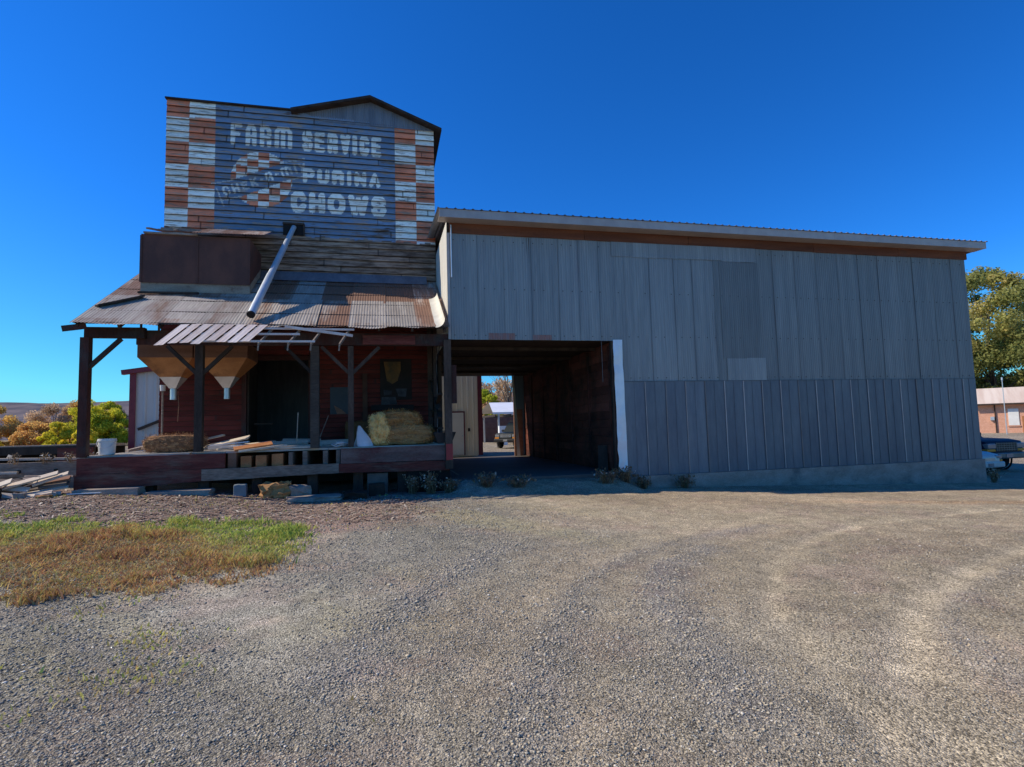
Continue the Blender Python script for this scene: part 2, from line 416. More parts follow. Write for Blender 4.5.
v = base[None] * (1 + g.uniform(-.35, .35, (n, 6, 1))) + g.uniform(-.3, .3, (n, 6, 3))
v *= np.stack([g.uniform(.7, 1.25, n), g.uniform(.7, 1.25, n), g.uniform(.35, .65, n)], -1)[:, None]
a = g.uniform(0, 6.28, n); ca, sa = np.cos(a)[:, None], np.sin(a)[:, None]
v = np.stack([v[..., 0] * ca - v[..., 1] * sa, v[..., 0] * sa + v[..., 1] * ca, v[..., 2]], -1) * s[:, None, None]
tr, dk2, gr, ch, rg2, di, n1, n2 = masks(x, y)
zz = gz(x, y) + (n2 - .47) * .035 + (fbm(x * 9, y * 9, 21, 3) - .47) * .026 - .035 * tr + .02 * dk2 + .03 * gr
v += np.stack([x, y, zz + s * .16], -1)[:, None]
f = (np.arange(n)[:, None, None] * 6 + tri[None]).reshape(-1, 3)
tone = np.clip(g.random(n) * .75 + .25 * rg * g.random(n), 0, .97); pale = g.random(n) < .018; tone[pale] = 1
stone_m = ramp_mat('gravel_stone', [(0, (.13, .12, .11)), (.3, (.30, .28, .24)), (.55, (.46, .405, .31)), (.8, (.52, .42, .28)), (.94, (.5, .34, .24)), (1, (.7, .64, .54))], nscale=40)
gravel = np_mesh('loose_gravel', v.reshape(-1, 3), f, stone_m, t=np.repeat(tone, 8)); gravel['kind'] = 'stuff'
meta(gravel, 'loose grey and tan gravel stones strewn over the yard', 'gravel')

# grass blades
def blades(n, seed, x0, x1, y0, y1, hfun, keep, tone):
    g = np.random.default_rng(seed); x = g.uniform(x0, x1, n); y = g.uniform(y0, y1, n)
    k = g.random(n) < keep(x, y); x = x[k]; y = y[k]; n = len(x)
    h = hfun(x, y, g); a = g.uniform(0, 6.28, n); lean = g.uniform(.2, 1.1, n) * h; la = g.uniform(0, 6.28, n)
    w = g.uniform(.004, .009, n) * (1 + .09 * y)
    b = np.stack([x, y, gz(x, y) + .005], -1); d = np.stack([np.cos(a), np.sin(a), 0 * a], -1) * w[:, None]
    l = np.stack([np.cos(la) * lean, np.sin(la) * lean, 0 * a], -1); u = np.stack([0 * a, 0 * a, h], -1)
    v = np.stack([b - d, b + d, b + .55 * u + .3 * l + d * .7, b + .55 * u + .3 * l - d * .7, b + u + l + d * .12, b + u + l - d * .12], 1)
    q = np.array([(0, 1, 2, 3), (3, 2, 4, 5)]); f = (np.arange(n)[:, None, None] * 6 + q[None]).reshape(-1, 4)
    return v.reshape(-1, 3), f, np.repeat(tone(x, y, g), 2)
def gkeep(x, y):
    tr, dk, gr, ch, rg, di, n1, n2 = masks(x, y); return np.clip(gr * (.5 + .8 * sstep(.34, .56, n2)), 0, 1)
def green(x, y):
    mid = np.interp(x, [-12, -8, -5, -3, -1], [11.2, 11.0, 10.5, 10.2, 10.1])
    return sstep(-1.0, .9, y - mid + (fbm(x * .8, y * .8, 41) - .47) * 4.5)
def gtone(x, y, g):
    gn = green(x, y); return np.clip(.22 + .55 * gn + g.normal(0, .16, len(x)) + (fbm(x * 1.5, y * 1.5, 8) - .47) * .35, 0, 1)
def gh(x, y, g): return g.uniform(.025, .1, len(x)) * (.75 + .9 * sstep(.45, .68, fbm(x * 1.6, y * 1.6, 15)))
grass_m = ramp_mat('yard_grass', [(0, (.44, .22, .13)), (.25, (.56, .33, .13)), (.45, (.62, .50, .16)), (.65, (.55, .55, .13)), (.85, (.40, .50, .10)), (1, (.14, .26, .05))], transl=.25, nscale=3)
v, f, t = blades(210000, 5, -12.5, -.7, 6.6, 14.8, gh, gkeep, gtone)
go = np_mesh('short_grass', v, f, grass_m, t=t); go['kind'] = 'stuff'
meta(go, 'patchy short grass, green behind and reddish brown in front', 'grass')
def skeep(x, y):
    tr, dk, gr, ch, rg, di, n1, n2 = masks(x, y)
    spots = .9 * np.exp(-((x + 2.15) ** 2 + (y - 6.05) ** 2) / .08) + .7 * np.exp(-((x + 2.0) ** 2 + (y - 5.1) ** 2) / .1) + .5 * np.exp(-((x + 3.0) ** 2 + (y - 7.1) ** 2) / .05)
    low = .1 * sstep(.55, .7, fbm(x * 1.2, y * 1.2, 61)) * sstep(.5, -1.5, x)
    return np.clip(spots + low + .1 * ch * sstep(.5, .7, n2), 0, 1) * (1 - gr)
v, f, t = blades(60000, 6, -9, 1.5, 3.4, 15.8, lambda x, y, g: g.uniform(.015, .05, len(x)), skeep, lambda x, y, g: np.clip(g.normal(.5, .14, len(x)), 0, 1))
go = np_mesh('sparse_weeds', v, f, grass_m, t=t); go['kind'] = 'stuff'
meta(go, 'sparse tiny weeds sprouting through the gravel', 'weeds')
# splinters and straw in front of the dock
g = np.random.default_rng(17); n = 9000
x = g.uniform(-10, 1.2, n); y = g.uniform(11.5, 16.8, n); k = g.random(n) < masks(x, y)[3] * .8; x = x[k]; y = y[k]; n = len(x)
a = g.uniform(0, 6.28, n); l = g.uniform(.02, .14, n); w_ = g.uniform(.006, .02, n)
d = np.stack([np.cos(a), np.sin(a), g.normal(0, .12, n)], -1) * l[:, None]; e = np.stack([-np.sin(a), np.cos(a), 0 * a], -1) * w_[:, None]
b = np.stack([x, y, gz(x, y) + .018], -1); v = np.stack([b - d - e, b + d - e, b + d + e, b - d + e], 1).reshape(-1, 3)
chips_m = ramp_mat('wood_chip', [(0, (.12, .08, .07)), (.4, (.28, .18, .14)), (.8, (.4, .3, .22)), (1, (.6, .52, .42))])
go = np_mesh('wood_chips', v, np.arange(n * 4).reshape(-1, 4), chips_m, t=g.random(n)); go['kind'] = 'stuff'
meta(go, 'scattered straw and wood splinters on the ground before the dock', 'wood chips')

# hills
th = np.radians(np.linspace(-75, 85, 260)); rr = np.linspace(1300, 3600, 46)
T, RR = np.meshgrid(th, rr); X = RR * np.sin(T); Y = RR * np.cos(T)
prof = sstep(1300, 2350, RR) * (1 - .35 * sstep(2500, 3600, RR))
ridge = np.interp(np.degrees(T), [-75, -50, -36, -24, -8, 10, 40, 85], [.049, .049, .0525, .0475, .056, .06, .05, .04])
Z = prof * ridge * 2350 + (fbm(X * .004, Y * .004, 4, 5) - .47) * 60 * prof * (1 - .6 * sstep(2000, 2400, RR))
hill_m = mat('far_hill', (.11, .105, .12), (.23, .19, .185), .02, (1, .4, 1), c3=(.075, .085, .12), c3_amt=.42, c3_scale=.008, rough=1.0, spec=0)
hills = sheet(np.stack([X, Y, Z], -1), 260, 46, 'hills', hill_m, (0, 0, 0)); hills['kind'] = 'structure'
# ================================================================== GRAIN ELEVATOR (tower, porch roof, bin, chute)
YT = 19.3                                   # plane of the tower's front
galv = mat('galvanised_sheet', (.21, .205, .22), (.28, .275, .285), 3, (1, 1, .15), rough=.5, metal=.35, tint=.5, c3=(.2, .17, .15), c3_amt=.24, c3_scale=.7, fine=.12, fine_scale=14)
dark_wood = mat('dark_weathered_timber', (.038, .025, .018), (.075, .05, .037), 3, (1, 1, .3), fine=.25, fine_scale=30, bump=.6, tint=.5)
grey_wood = mat('grey_weathered_timber', (.19, .14, .11), (.3, .235, .185), 3, (.25, 1, 1), fine=.3, fine_scale=26, bump=.6, tint=.6, c3=(.1, .075, .07), c3_amt=.35, c3_scale=1.5)
red_board = mat('faded_red_board', (.095, .02, .016), (.16, .04, .03), 2.5, (.25, 1, 2), fine=.25, fine_scale=20, bump=.5, tint=.5, c3=(.15, .10, .075), c3_amt=.42, c3_scale=1.4, c3_stretch=(.4, 1, 1.6))
red_wall_m = mat('dark_red_board_wall', (.14, .026, .024), (.22, .05, .042), 2.5, (.25, 1, 2), fine=.25, fine_scale=22, bump=.5, tint=.5, c3=(.08, .05, .045), c3_amt=.3, c3_scale=1.2)
red_post = mat('dark_red_timber', (.05, .017, .012), (.09, .028, .02), 3, (1, 1, .25), fine=.25, fine_scale=30, bump=.5, tint=.4, c3=(.06, .05, .045), c3_amt=.45)
rust_dark = mat('dark_rusty_sheet', (.10, .045, .035), (.16, .065, .045), 2, (1, 1, .5), rough=.7, metal=.1, c3=(.24, .10, .055), c3_amt=.3, c3_scale=.8, fine=.15, tint=.3)
rust_joist = mat('rusty_brown_joist', (.36, .13, .045), (.46, .2, .08), 4, fine=.25, bump=.5)
hop_wood = mat('orange_plywood', (.34, .14, .05), (.47, .21, .08), 1.5, (1, 1, 2), rough=.6, fine=.2, c3=(.16, .07, .035), c3_amt=.42, tint=.4)
hop_box = mat('brown_grey_planks', (.2, .095, .058), (.27, .14, .088), 2, (.3, 1, 2), fine=.2, tint=.3)
zinc = mat('bright_zinc', (.55, .56, .57), (.68, .69, .7), 2, rough=.35, metal=.6, c3=(.4, .37, .33), c3_amt=.25)
black_hole = mat('dark_void', (.012, .010, .010), (.02, .016, .015), 2)

elev = thing('grain_elevator', 'tall weathered wooden feed elevator with painted blue sign wall and tin porch roof', 'grain elevator', (-2.5, YT, 0.1))

# ---- lettering of the painted wall
GL = {
 'F': [[(0, 0), (0, 1), (1, 1)], [(0, .52), (.8, .52)]],
 'A': [[(0, 0), (0, .75), (.25, 1), (.75, 1), (1, .75), (1, 0)], [(0, .4), (1, .4)]],
 'R': [[(0, 0), (0, 1), (.8, 1), (1, .85), (1, .6), (.8, .47), (0, .47)], [(.55, .47), (1, .3), (1, 0)]],
 'M': [[(0, 0), (0, .85), (.15, 1), (.85, 1), (1, .85), (1, 0)], [(.5, 0), (.5, 1)]],
 'S': [[(1, .8), (.8, 1), (.2, 1), (0, .8), (0, .65), (.2, .53), (.8, .47), (1, .35), (1, .2), (.8, 0), (.2, 0), (0, .2)]],
 'E': [[(1, 0), (0, 0), (0, 1), (1, 1)], [(0, .5), (.8, .5)]],
 'V': [[(0, 1), (.5, 0), (1, 1)]],
 'I': [[(.5, 0), (.5, 1)]],
 'C': [[(1, .75), (.75, 1), (.25, 1), (0, .75), (0, .25), (.25, 0), (.75, 0), (1, .25)]],
 'P': [[(0, 0), (0, 1), (.8, 1), (1, .85), (1, .6), (.8, .45), (0, .45)]],
 'U': [[(0, 1), (0, .2), (.2, 0), (.8, 0), (1, .2), (1, 1)]],
 'N': [[(0, 0), (0, 1), (1, 0), (1, 1)]],
 'H': [[(0, 0), (0, 1)], [(1, 0), (1, 1)], [(0, .5), (1, .5)]],
 'O': [[(.25, 0), (.75, 0), (1, .28), (1, .72), (.75, 1), (.25, 1), (0, .72), (0, .28), (.25, 0)]],
 'W': [[(0, 1), (.25, 0), (.5, .85), (.75, 0), (1, 1)]],
 'K': [[(0, 0), (0, 1)], [(1, 1), (0, .45)], [(.35, .6), (1, 0)]],
 'X': [[(0, 0), (1, 1)], [(0, 1), (1, 0)]],
 '-': [[(.1, .5), (.9, .5)]],
 'a': [[(0, 0), (.5, 1), (1, 0)], [(.2, .3), (.8, .3)]],
}
WID = {'I': .45, 'M': 1.6, 'W': 1.35, 'O': 1.15, '-': .6, ' ': .7}
def word(px, pz, text, x0, x1, z0, z1, th, gap=.28):
    """coverage of a word painted in the box x0..x1, z0..z1"""
    ws = [WID.get(ch, 1.0) for ch in text]; tot = sum(ws) + gap * (len(text) - 1); u = (x1 - x0) / tot
    out = np.zeros(px.shape); h = z1 - z0; x = x0
    for ch, w_ in zip(text, ws):
        if ch in GL:
            a0, a1 = x + th / 2, x + w_ * u - th / 2; b0, b1 = z0 + th / 2, z1 - th / 2
            for line in GL[ch]:
                pts = [(a0 + (a1 - a0) * p, b0 + (b1 - b0) * q) for p, q in line]
                out = np.maximum(out, (poly_d(px, pz, pts) < th / 2).astype(float))
        x += (w_ + gap) * u
    return out
def sign_paint(px, pz):
    """(blue, white, red) coverage of the painted wall"""
    blue = np.zeros(px.shape); white = blue.copy(); red = blue.copy()
    bottom = 8.47 - .02 * (px + 3) + .03 * np.sin(px * 9)
    inz = pz > bottom
    blue[(px > -5.32) & (px < .46) & inz] = 1
    # checks down both sides, two columns each
    for (c0, c1, c2), first in (((-6.9, -6.09, -5.32), 0), ((.46, 1.18, 2.0), 0)):
        zb = [13.2, 12.24 - (.28 if c0 > 0 else 0), 11.40 - (.14 if c0 > 0 else 0), 10.66 - (.08 if c0 > 0 else 0), 9.89, 9.19, 8.45, 7.6]
        for i in range(7):
            row = (pz <= zb[i]) & (pz > zb[i + 1]) & inz
            for j, (a, b) in enumerate(((c0, c1), (c1, c2))):
                s = row & (px > a) & (px <= b)
                if (i + j + first) % 2 == 0: red[s] = 1
                else: white[s] = 1
    W = word(px, pz, 'FARM', -4.85, -2.93, 11.45, 12.18, .14); W = np.maximum(W, word(px, pz, 'SERVICE', -2.62, 0.02, 11.42, 12.14, .165, .2))
    W = np.maximum(W, word(px, pz, 'PURINa', -2.6, -.03, 10.31, 10.82, .145, .22)); W = np.maximum(W, word(px, pz, 'CHOWS', -2.98, .16, 9.26, 10.0, .205, .16))
    # checkered disc with a slanted ribbon across it
    cx, cz, rad = -3.88, 10.31, .95
    d = np.hypot(px - cx, pz - cz); disc = d < rad
    ck = ((np.floor((px - cx) / .34 + .3) + np.floor((pz - cz) / .235 + .1)) % 2) == 0
    ang = .36; u = (px - cx) * math.cos(ang) + (pz - cz) * math.sin(ang); vv = -(px - cx) * math.sin(ang) + (pz - cz) * math.cos(ang)
    vv = vv - .05 * np.sin(u * 2.0)
    band = (np.abs(vv) < .3) & (np.abs(u) < 1.62)
    rim = disc & ~band
    white[rim & ck] = 1; red[rim & ~ck] = 1; blue[rim] = 0
    edge = (np.abs(np.abs(vv) - .3) < .018) & (np.abs(u) < 1.55) & (np.abs(u) > .8)
    tail = (np.abs(u + 1.42) < .018) & (vv > -.52) & (vv < .12)
    lab = word(u, vv, 'CHEK-R-MIX', -1.28, 1.5, -.15, .16, .07, .35) * (.55 + .45 * (np.abs(u - .5) < .45) + .3 * (u < -.75))
    W = np.maximum(W, lab); W = np.maximum(W, .6 * edge); W = np.maximum(W, .6 * tail)
    k = W > .5; white[k] = np.maximum(white[k], W[k]); blue[k] *= 1 - np.minimum(1, W[k]); red[k] = 0
    return np.stack([blue, white, red], -1)

def clapboards(name, x0, x1, z0, z1, y, pitch, m, parent, paint=None, dx=.02, warp=.012, seed=1, rough_below=None, lap=.028):
    """lapped boards as one sheet with real overlaps, sprung joints and warps; paint is a vertex colour"""
    g = np.random.default_rng(seed)
    nb = int(round((z1 - z0) / pitch)); hh = (z1 - z0) / nb
    fr = np.array([0, .03, .2, .4, .6, .8, .93, 1.0])
    pro = np.array([0, 1, .86, .66, .46, .26, .1, .02]) * lap + .0
    xs_ = np.arange(x0, x1 + dx / 2, dx); rows = []; kk = []
    for b in range(nb):
        zc = z0 + b * hh
        w_ = (fbm(xs_ * 1.1 + b * 17.3, np.full(len(xs_), b * 3.7), seed, 3) - .47)
        amp = warp * (2.6 if rough_below is not None and zc < rough_below else 1.0)
        sag = (vnoise(xs_ * .35 + b * 5.1, np.full(len(xs_), b * 1.9), seed + 2) - .5) * (.05 if rough_below is not None and zc < rough_below else .02)
        ends = []; xx = x0 - g.uniform(0, 3)
        while xx < x1: ends.append(xx); xx += g.uniform(2.2, 4.8)
        dj = np.min(np.abs(xs_[:, None] - np.array(ends)[None]), 1) if ends else np.full(len(xs_), 9.)
        seg = np.searchsorted(np.array(ends), xs_); off = np.array([g.uniform(0, 1) for _ in range(len(ends) + 2)])[seg]
        for f_, p_ in zip(fr, pro):
            zz = zc + f_ * hh + sag * (1 if b > 0 else 0)
            yy = y - p_ - np.abs(w_) * amp * 2 * (1 - f_) - off * .008 + (dj < .012) * .015
            rows.append(np.stack([xs_, yy, np.clip(zz + 0 * xs_, z0, z1 + .05)], -1)); kk.append(np.stack([f_ + 0 * xs_, (dj < .016) * 1.0, off], -1))
    Pg = np.stack(rows); K = np.stack(kk)
    n_u, n_v = len(xs_), len(rows)
    if paint is not None: cols = paint(Pg[..., 0], Pg[..., 2])
    else: cols = np.zeros(Pg.shape)
    o = sheet(Pg, n_u, n_v, name, m, None, smooth=False, cols=cols.reshape(-1, 3))
    o.data.transform(Matrix.Translation(-WLOC[parent.name][0])); o.parent = parent; WLOC[o.name] = WLOC[parent.name]
    at = o.data.attributes.new('board', 'FLOAT_COLOR', 'POINT'); c4 = np.ones((n_u * n_v, 4), np.float32); c4[:, :3] = K.reshape(-1, 3); at.data.foreach_set('color', c4.ravel())
    return o

def board_paint_mat(name, wood1, wood2, blue, white, red, keep=.62):
    m = bpy.data.materials.new(name); m.use_nodes = True
    nt = m.node_tree; N = nt.nodes; L = nt.links; bs = N['Principled BSDF']
    tc = N.new('ShaderNodeTexCoord')
    def noise(sc, st, det=8, ro=.65):
        mp = N.new('ShaderNodeMapping'); mp.inputs['Scale'].default_value = st; L.new(tc.outputs['Object'], mp.inputs['Vector'])
        n = N.new('ShaderNodeTexNoise'); n.inputs['Scale'].default_value = sc; n.inputs['Detail'].default_value = det; n.inputs['Roughness'].default_value = ro
        L.new(mp.outputs['Vector'], n.inputs['Vector']); return n.outputs['Fac']
    def rmp(v, a, b, c=0., d=1.):
        r = N.new('ShaderNodeMapRange'); r.interpolation_type = 'SMOOTHSTEP'
        for k_, x in (('From Min', a), ('From Max', b), ('To Min', c), ('To Max', d)): r.inputs[k_].default_value = x
        L.new(v, r.inputs['Value']); return r.outputs['Result']
    def mth(op, a, b):
        x = N.new('ShaderNodeMath'); x.operation = op
        for i, v in enumerate((a, b)):
            if isinstance(v, float): x.inputs[i].default_value = v
            else: L.new(v, x.inputs[i])
        return x.outputs[0]
    def mix(f, a, b, typ='MIX'):
        x = N.new('ShaderNodeMix'); x.data_type = 'RGBA'; x.blend_type = typ
        if isinstance(f, float): x.inputs['Factor'].default_value = f
        else: L.new(f, x.inputs['Factor'])
        for v, s in ((a, x.inputs['A']), (b, x.inputs['B'])):
            if isinstance(v, tuple): s.default_value = (*v, 1)
            else: L.new(v, s)
        return x.outputs['Result']
    pa = N.new('ShaderNodeAttribute'); pa.attribute_name = 'paint'; ps = N.new('ShaderNodeSeparateColor'); L.new(pa.outputs['Color'], ps.inputs['Color'])
    ba = N.new('ShaderNodeAttribute'); ba.attribute_name = 'board'; b3 = N.new('ShaderNodeSeparateColor'); L.new(ba.outputs['Color'], b3.inputs['Color'])
    grain = noise(1.5, (.9, 1, 8), 5, .7); blot = noise(.9, (.6, 1, 1.6)); fineg = noise(3.2, (.55, 1, 5), 4); streak_ = noise(2.6, (.5, 1, 9), 5, .7)
    wood = mix(rmp(grain, .35, .65), wood1, wood2); wood = mix(rmp(blot, .5, .7), wood, tuple(x * .55 for x in wood1))
    wear = mth('ADD', mth('MULTIPLY', grain, .62), mth('ADD', mth('MULTIPLY', blot, .18), mth('MULTIPLY', streak_, .2)))
    def cover(ch, k): return mth('MULTIPLY', ps.outputs[ch], rmp(wear, k - .05, k + .06, 1., 0.))
    bl = mix(rmp(blot, .3, .7), tuple(x * .72 for x in blue), tuple(x * 1.2 for x in blue)); bl = mix(rmp(fineg, .4, .7), bl, tuple(x * .9 + .06 for x in blue))
    wh = mix(rmp(fineg, .5, .8), white, tuple(x * .75 for x in white)); rd = mix(rmp(blot, .35, .65), red, tuple(x * .65 for x in red))
    c = mix(cover('Red', keep), wood, bl); c = mix(cover('Green', keep + .022), c, wh); c = mix(cover('Blue', keep), c, rd)
    streak = noise(2.0, (.7, 1, 9), 5, .7); c = mix(mth('MULTIPLY', rmp(streak, .53, .64), .62), c, wood); c = mix(mth('MULTIPLY', rmp(streak, .43, .33), .6), c, tuple(x * .5 for x in wood1))
    # darker under each lap, along lower edges and at the board ends
    lapd = rmp(b3.outputs['Red'], .7, 1., 0., 1.); c = mix(mth('MULTIPLY', lapd, .3), c, (.035, .032, .032))
    low = rmp(b3.outputs['Red'], .12, 0.02, 0., 1.); c = mix(mth('MULTIPLY', low, .9), c, (.02, .018, .018))
    c = mix(mth('MULTIPLY', b3.outputs['Green'], .7), c, (.03, .027, .025))
    tone = rmp(b3.outputs['Blue'], 0., 1., .86, 1.18); cb = N.new('ShaderNodeCombineColor')
    for i in range(3): L.new(tone, cb.inputs[i])
    c = mix(1.0, c, cb.outputs['Color'], 'MULTIPLY')
    L.new(c, bs.inputs['Base Color']); bs.inputs['Roughness'].default_value = .85; bs.inputs['Specular IOR Level'].default_value = .2
    bm_ = N.new('ShaderNodeBump'); bm_.inputs['Strength'].default_value = .6; bm_.inputs['Distance'].default_value = .015; L.new(grain, bm_.inputs['Height']); L.new(bm_.outputs['Normal'], bs.inputs['Normal'])
    return m
sign_m = board_paint_mat('painted_clapboard', (.15, .095, .065), (.42, .30, .215), (.165, .25, .37), (1.0, .95, .84), (1.0, .29, .15), keep=.533)
HX0, HX1, HZ0, HZ1 = -3.15, -2.6, 8.50, 8.78         # chute hole
sw = clapboards('sign_wall', -6.76, 1.84, 6.4, 12.80, YT, .212, sign_m, elev, sign_paint, rough_below=8.4, seed=3, lap=.042)
# tower body: closed shell behind the sign wall
b = MB()
b.box(-6.78, -6.66, YT + .02, 27, .5, 12.4); b.box(1.70, 1.83, YT + .02, 27, .5, 12.4); b.box(-6.66, 1.70, 26.9, 27, .5, 12.4)
b.build('side_wall', galv, elev)
b = MB(); b.box(-6.66, 1.70, YT + .06, YT + .1, 4.9, 12.2); b.build('inner_lining', dark_wood, elev)
# thin cap along the false front
b = MB(); b.bar((-6.80, YT - .03, 12.82), (-2.7, YT - .03, 12.82), .14, .045, t=.3); b.build('coping_board', dark_wood, elev)
# metal gable rising behind the sign wall
g_ = MB(); xs_, a_ = corr(None, -2.75, 1.85, .076, .007, 4)
def roofz(x): return np.interp(x, [-2.9, -.36, 2.2], [12.70, 13.42, 12.46])
vs = []; fs = []
for i, (x, aa) in enumerate(zip(xs_, a_)):
    vs += [(x, YT - .035 - aa - (.012 if x > -.36 else 0), 12.52 if x > -1.9 else 12.52 + .33 * min(1, (-1.9 - x) / .85)), (x, YT - .035 - aa - (.012 if x > -.36 else 0), roofz(x) - .04)]
    if i: fs.append((2 * i - 2, 2 * i, 2 * i + 1, 2 * i - 1))
g_.add(vs, fs, .35); g_.build('gable_panel', galv, elev)
b = MB()
for (xa, za), (xb, zb) in (((-2.95, 12.66), (-.36, 13.39)), ((-.36, 13.39), (2.10, 12.44))):
    b.add([(xa, YT - .32, za), (xb, YT - .32, zb), (xb, 27, zb), (xa, 27, za), (xa, YT - .32, za + .09), (xb, YT - .32, zb + .09), (xb, 27, zb + .09), (xa, 27, za + .09)],
          [(0, 1, 2, 3), (7, 6, 5, 4), (0, 4, 5, 1), (1, 5, 6, 2), (2, 6, 7, 3), (3, 7, 4, 0)], .3)
ro = b.build('roof', dark_wood, elev)
b = MB(); b.box(-.62, .1, YT + .2, YT + 1.4, 13.4, 13.66, .9); b.build('ridge_vent', zinc, ro)
b = MB(); b.add([(-6.8, YT + .1, 12.3), (-2.9, YT + .1, 12.45), (-2.9, 27, 12.45), (-6.8, 27, 12.0)], [(0, 1, 2, 3)]); b.build('flat_roof', dark_wood, elev)
# chute hole and chute
b = MB(); b.box(HX0 - .05, HX1 + .05, YT - .075, YT - .05, HZ0 - .05, HZ1 + .05, .4); ho = b.build('chute_opening', black_hole, elev)
b = MB(); b.bar((HX0 - .06, YT - .09, HZ1 + .06), (HX1 + .07, YT - .09, HZ1 + .06), .05, .06); b.bar((HX1 + .06, YT - .09, HZ0 - .05), (HX1 + .06, YT - .09, HZ1 + .05), .05, .05); b.build('frame', dark_wood, ho)
b = MB(); A = Vector((-2.86, 19.22, 8.72)); B = Vector((-3.4, 15.72, 5.06))
b.tube([A, A + (B - A) * .25, A + (B - A) * .26, A + (B - A) * .6, A + (B - A) * .61, B], [.08, .08, .092, .092, .102, .102], 14)
cp = b.build('chute_pipe', mat('chute_steel', (.5, .55, .6), (.62, .66, .7), 3, rough=.4, metal=.4, c3=(.35, .33, .32), c3_amt=.25), elev, smooth=True)
b = MB(); b.tube([B + (B - A).normalized() * .001, B + (B - A).normalized() * .05], [.108, .108], 14); b.build('pipe_mouth', black_hole, cp)

# ---- porch roof of tin sheets
roof_m = mat('rusty_tin_roof', (.33, .28, .235), (.46, .405, .345), 2.5, (1.5, .2, .2), rough=.6, metal=.1, tint=.4, c3=(.23, .125, .08), c3_amt=.42, c3_scale=1.1, c3_stretch=(2.2, .4, .4), attr3=True, fine=.12, fine_scale=12)
def proof(y): return 4.71 + .6 * (y - 15.45)
v_all = []; f_all = []; t_all = []; r_all = []; g = np.random.default_rng(23)
rows = [(15.42, 17.35, .012), (17.15, 19.28, 0.0)]
x = -7.4; k = 0
while x < 1.78:
    w_ = min(.93 + g.uniform(-.05, .05), 1.82 - x)
    for ri, (ya, yb, lift) in enumerate(rows):
        xs_, aa = corr(None, x - .03, x + w_ + .03, .076, .009, 4)
        ya2 = ya + g.uniform(-.05, .05) + (.03 * math.sin(x * 2) if ri == 0 else 0)
        yv = np.linspace(ya2, yb, 7); tint = g.uniform(.25, .75); rust = g.uniform(-.12, .1)
        rr_ = g.random()
        if x > -3 and ri == 1: rust = .3 if (k % 2 == 0) else -.15
        if x > -1.4 and x < .9 and ri == 1: rust = .34
        if x > .2 and ri == 1: tint = .85; rust = .12
        if x > -2.5 and ri == 0: rust = (.16 if k % 3 == 0 else -.1)
        if x < -2.8: rust += .07
        b0 = len(v_all); tilt = g.uniform(-.012, .012)
        for j, yy in enumerate(yv):
            for xx, a1 in zip(xs_, aa):
                v_all.append((xx, yy, proof(yy) + a1 + lift + .006 * (k % 2) + tilt * (xx - x) - .02 * math.sin((xx + 7.4) / 9.2 * math.pi) + (.02 * math.sin(xx * 5) * (1 if j == 0 and ri == 0 else 0))))
        n_u = len(xs_)
        for j in range(6):
            for i in range(n_u - 1):
                q = b0 + j * n_u + i; f_all.append((q, q + 1, q + 1 + n_u, q + n_u)); t_all.append(tint); r_all.append(rust + .1 * ((j in (0,)) and rr_ > .5))
    x += w_; k += 1
E0 = np.array(WLOC[elev.name][0])
pr0 = np_mesh('porch_roof', np.array(v_all) - E0, np.array(f_all), roof_m, t=t_all, r=r_all, smooth=True); pr0.parent = elev; WLOC[pr0.name] = WLOC[elev.name]
b = MB()   # sheathing and rafters under the tin
for xx in np.arange(-7.3, 1.8, .9): b.bar((xx, 15.5, proof(15.5) - .10), (xx, 19.2, proof(19.2) - .10), .06, .1, t=.4)
for yy in (15.55, 16.3, 17.1, 17.9, 18.7): b.bar((-7.4, yy, proof(yy) - .035), (1.78, yy, proof(yy) - .035), .12, .03, t=.5)
b.build('rafter_frame', dark_wood, elev)
b = MB(); b.bar((-7.58, 15.40, 4.55), (-7.15, 15.6, 4.66), .06, .14, t=.5); b.build('rafter_tail', red_post, elev)
b = MB(); b.bar((-7.3, 16.4, proof(16.4) + .06), (-6.5, 17.15, proof(17.15) + .07), .2, .05); b.bar((-6.75, 17.45, proof(17.45) + .06), (-5.2, 17.5, proof(17.5) + .06), .08, .05); b.build('loose_roof_board', dark_wood, elev)
b = MB(); b.add([(-3.85, YT - .06, proof(YT) + .2), (1.5, YT - .06, proof(YT) + .17), (1.5, YT - .34, proof(YT - .34) + .03), (-3.85, YT - .34, proof(YT - .34) + .03)], [(0, 1, 2, 3)], .3); b.build('wall_flashing', galv, elev)
# curled sheet where the roof meets the barn
vs = []; fs = []; yv = np.linspace(15.4, 17.6, 12); na = 9
for j, yy in enumerate(yv):
    for i in range(na):
        a = i / (na - 1) * math.pi / 2; vs.append((1.44 + .26 * math.sin(a), yy, proof(yy) + .025 + .26 * (1 - math.cos(a)) * (1 - .2 * (j / 11))))
for j in range(11):
    for i in range(na - 1): q = j * na + i; fs.append((q, q + 1, q + 1 + na, q + na))
b = MB(); b.add(vs, fs, .75); b.build('curled_flashing', mat('white_tin', (.58, .54, .45), (.70, .66, .56), 2, rough=.5, metal=.1, c3=(.42, .33, .2), c3_amt=.25, tint=.2), elev, smooth=True)

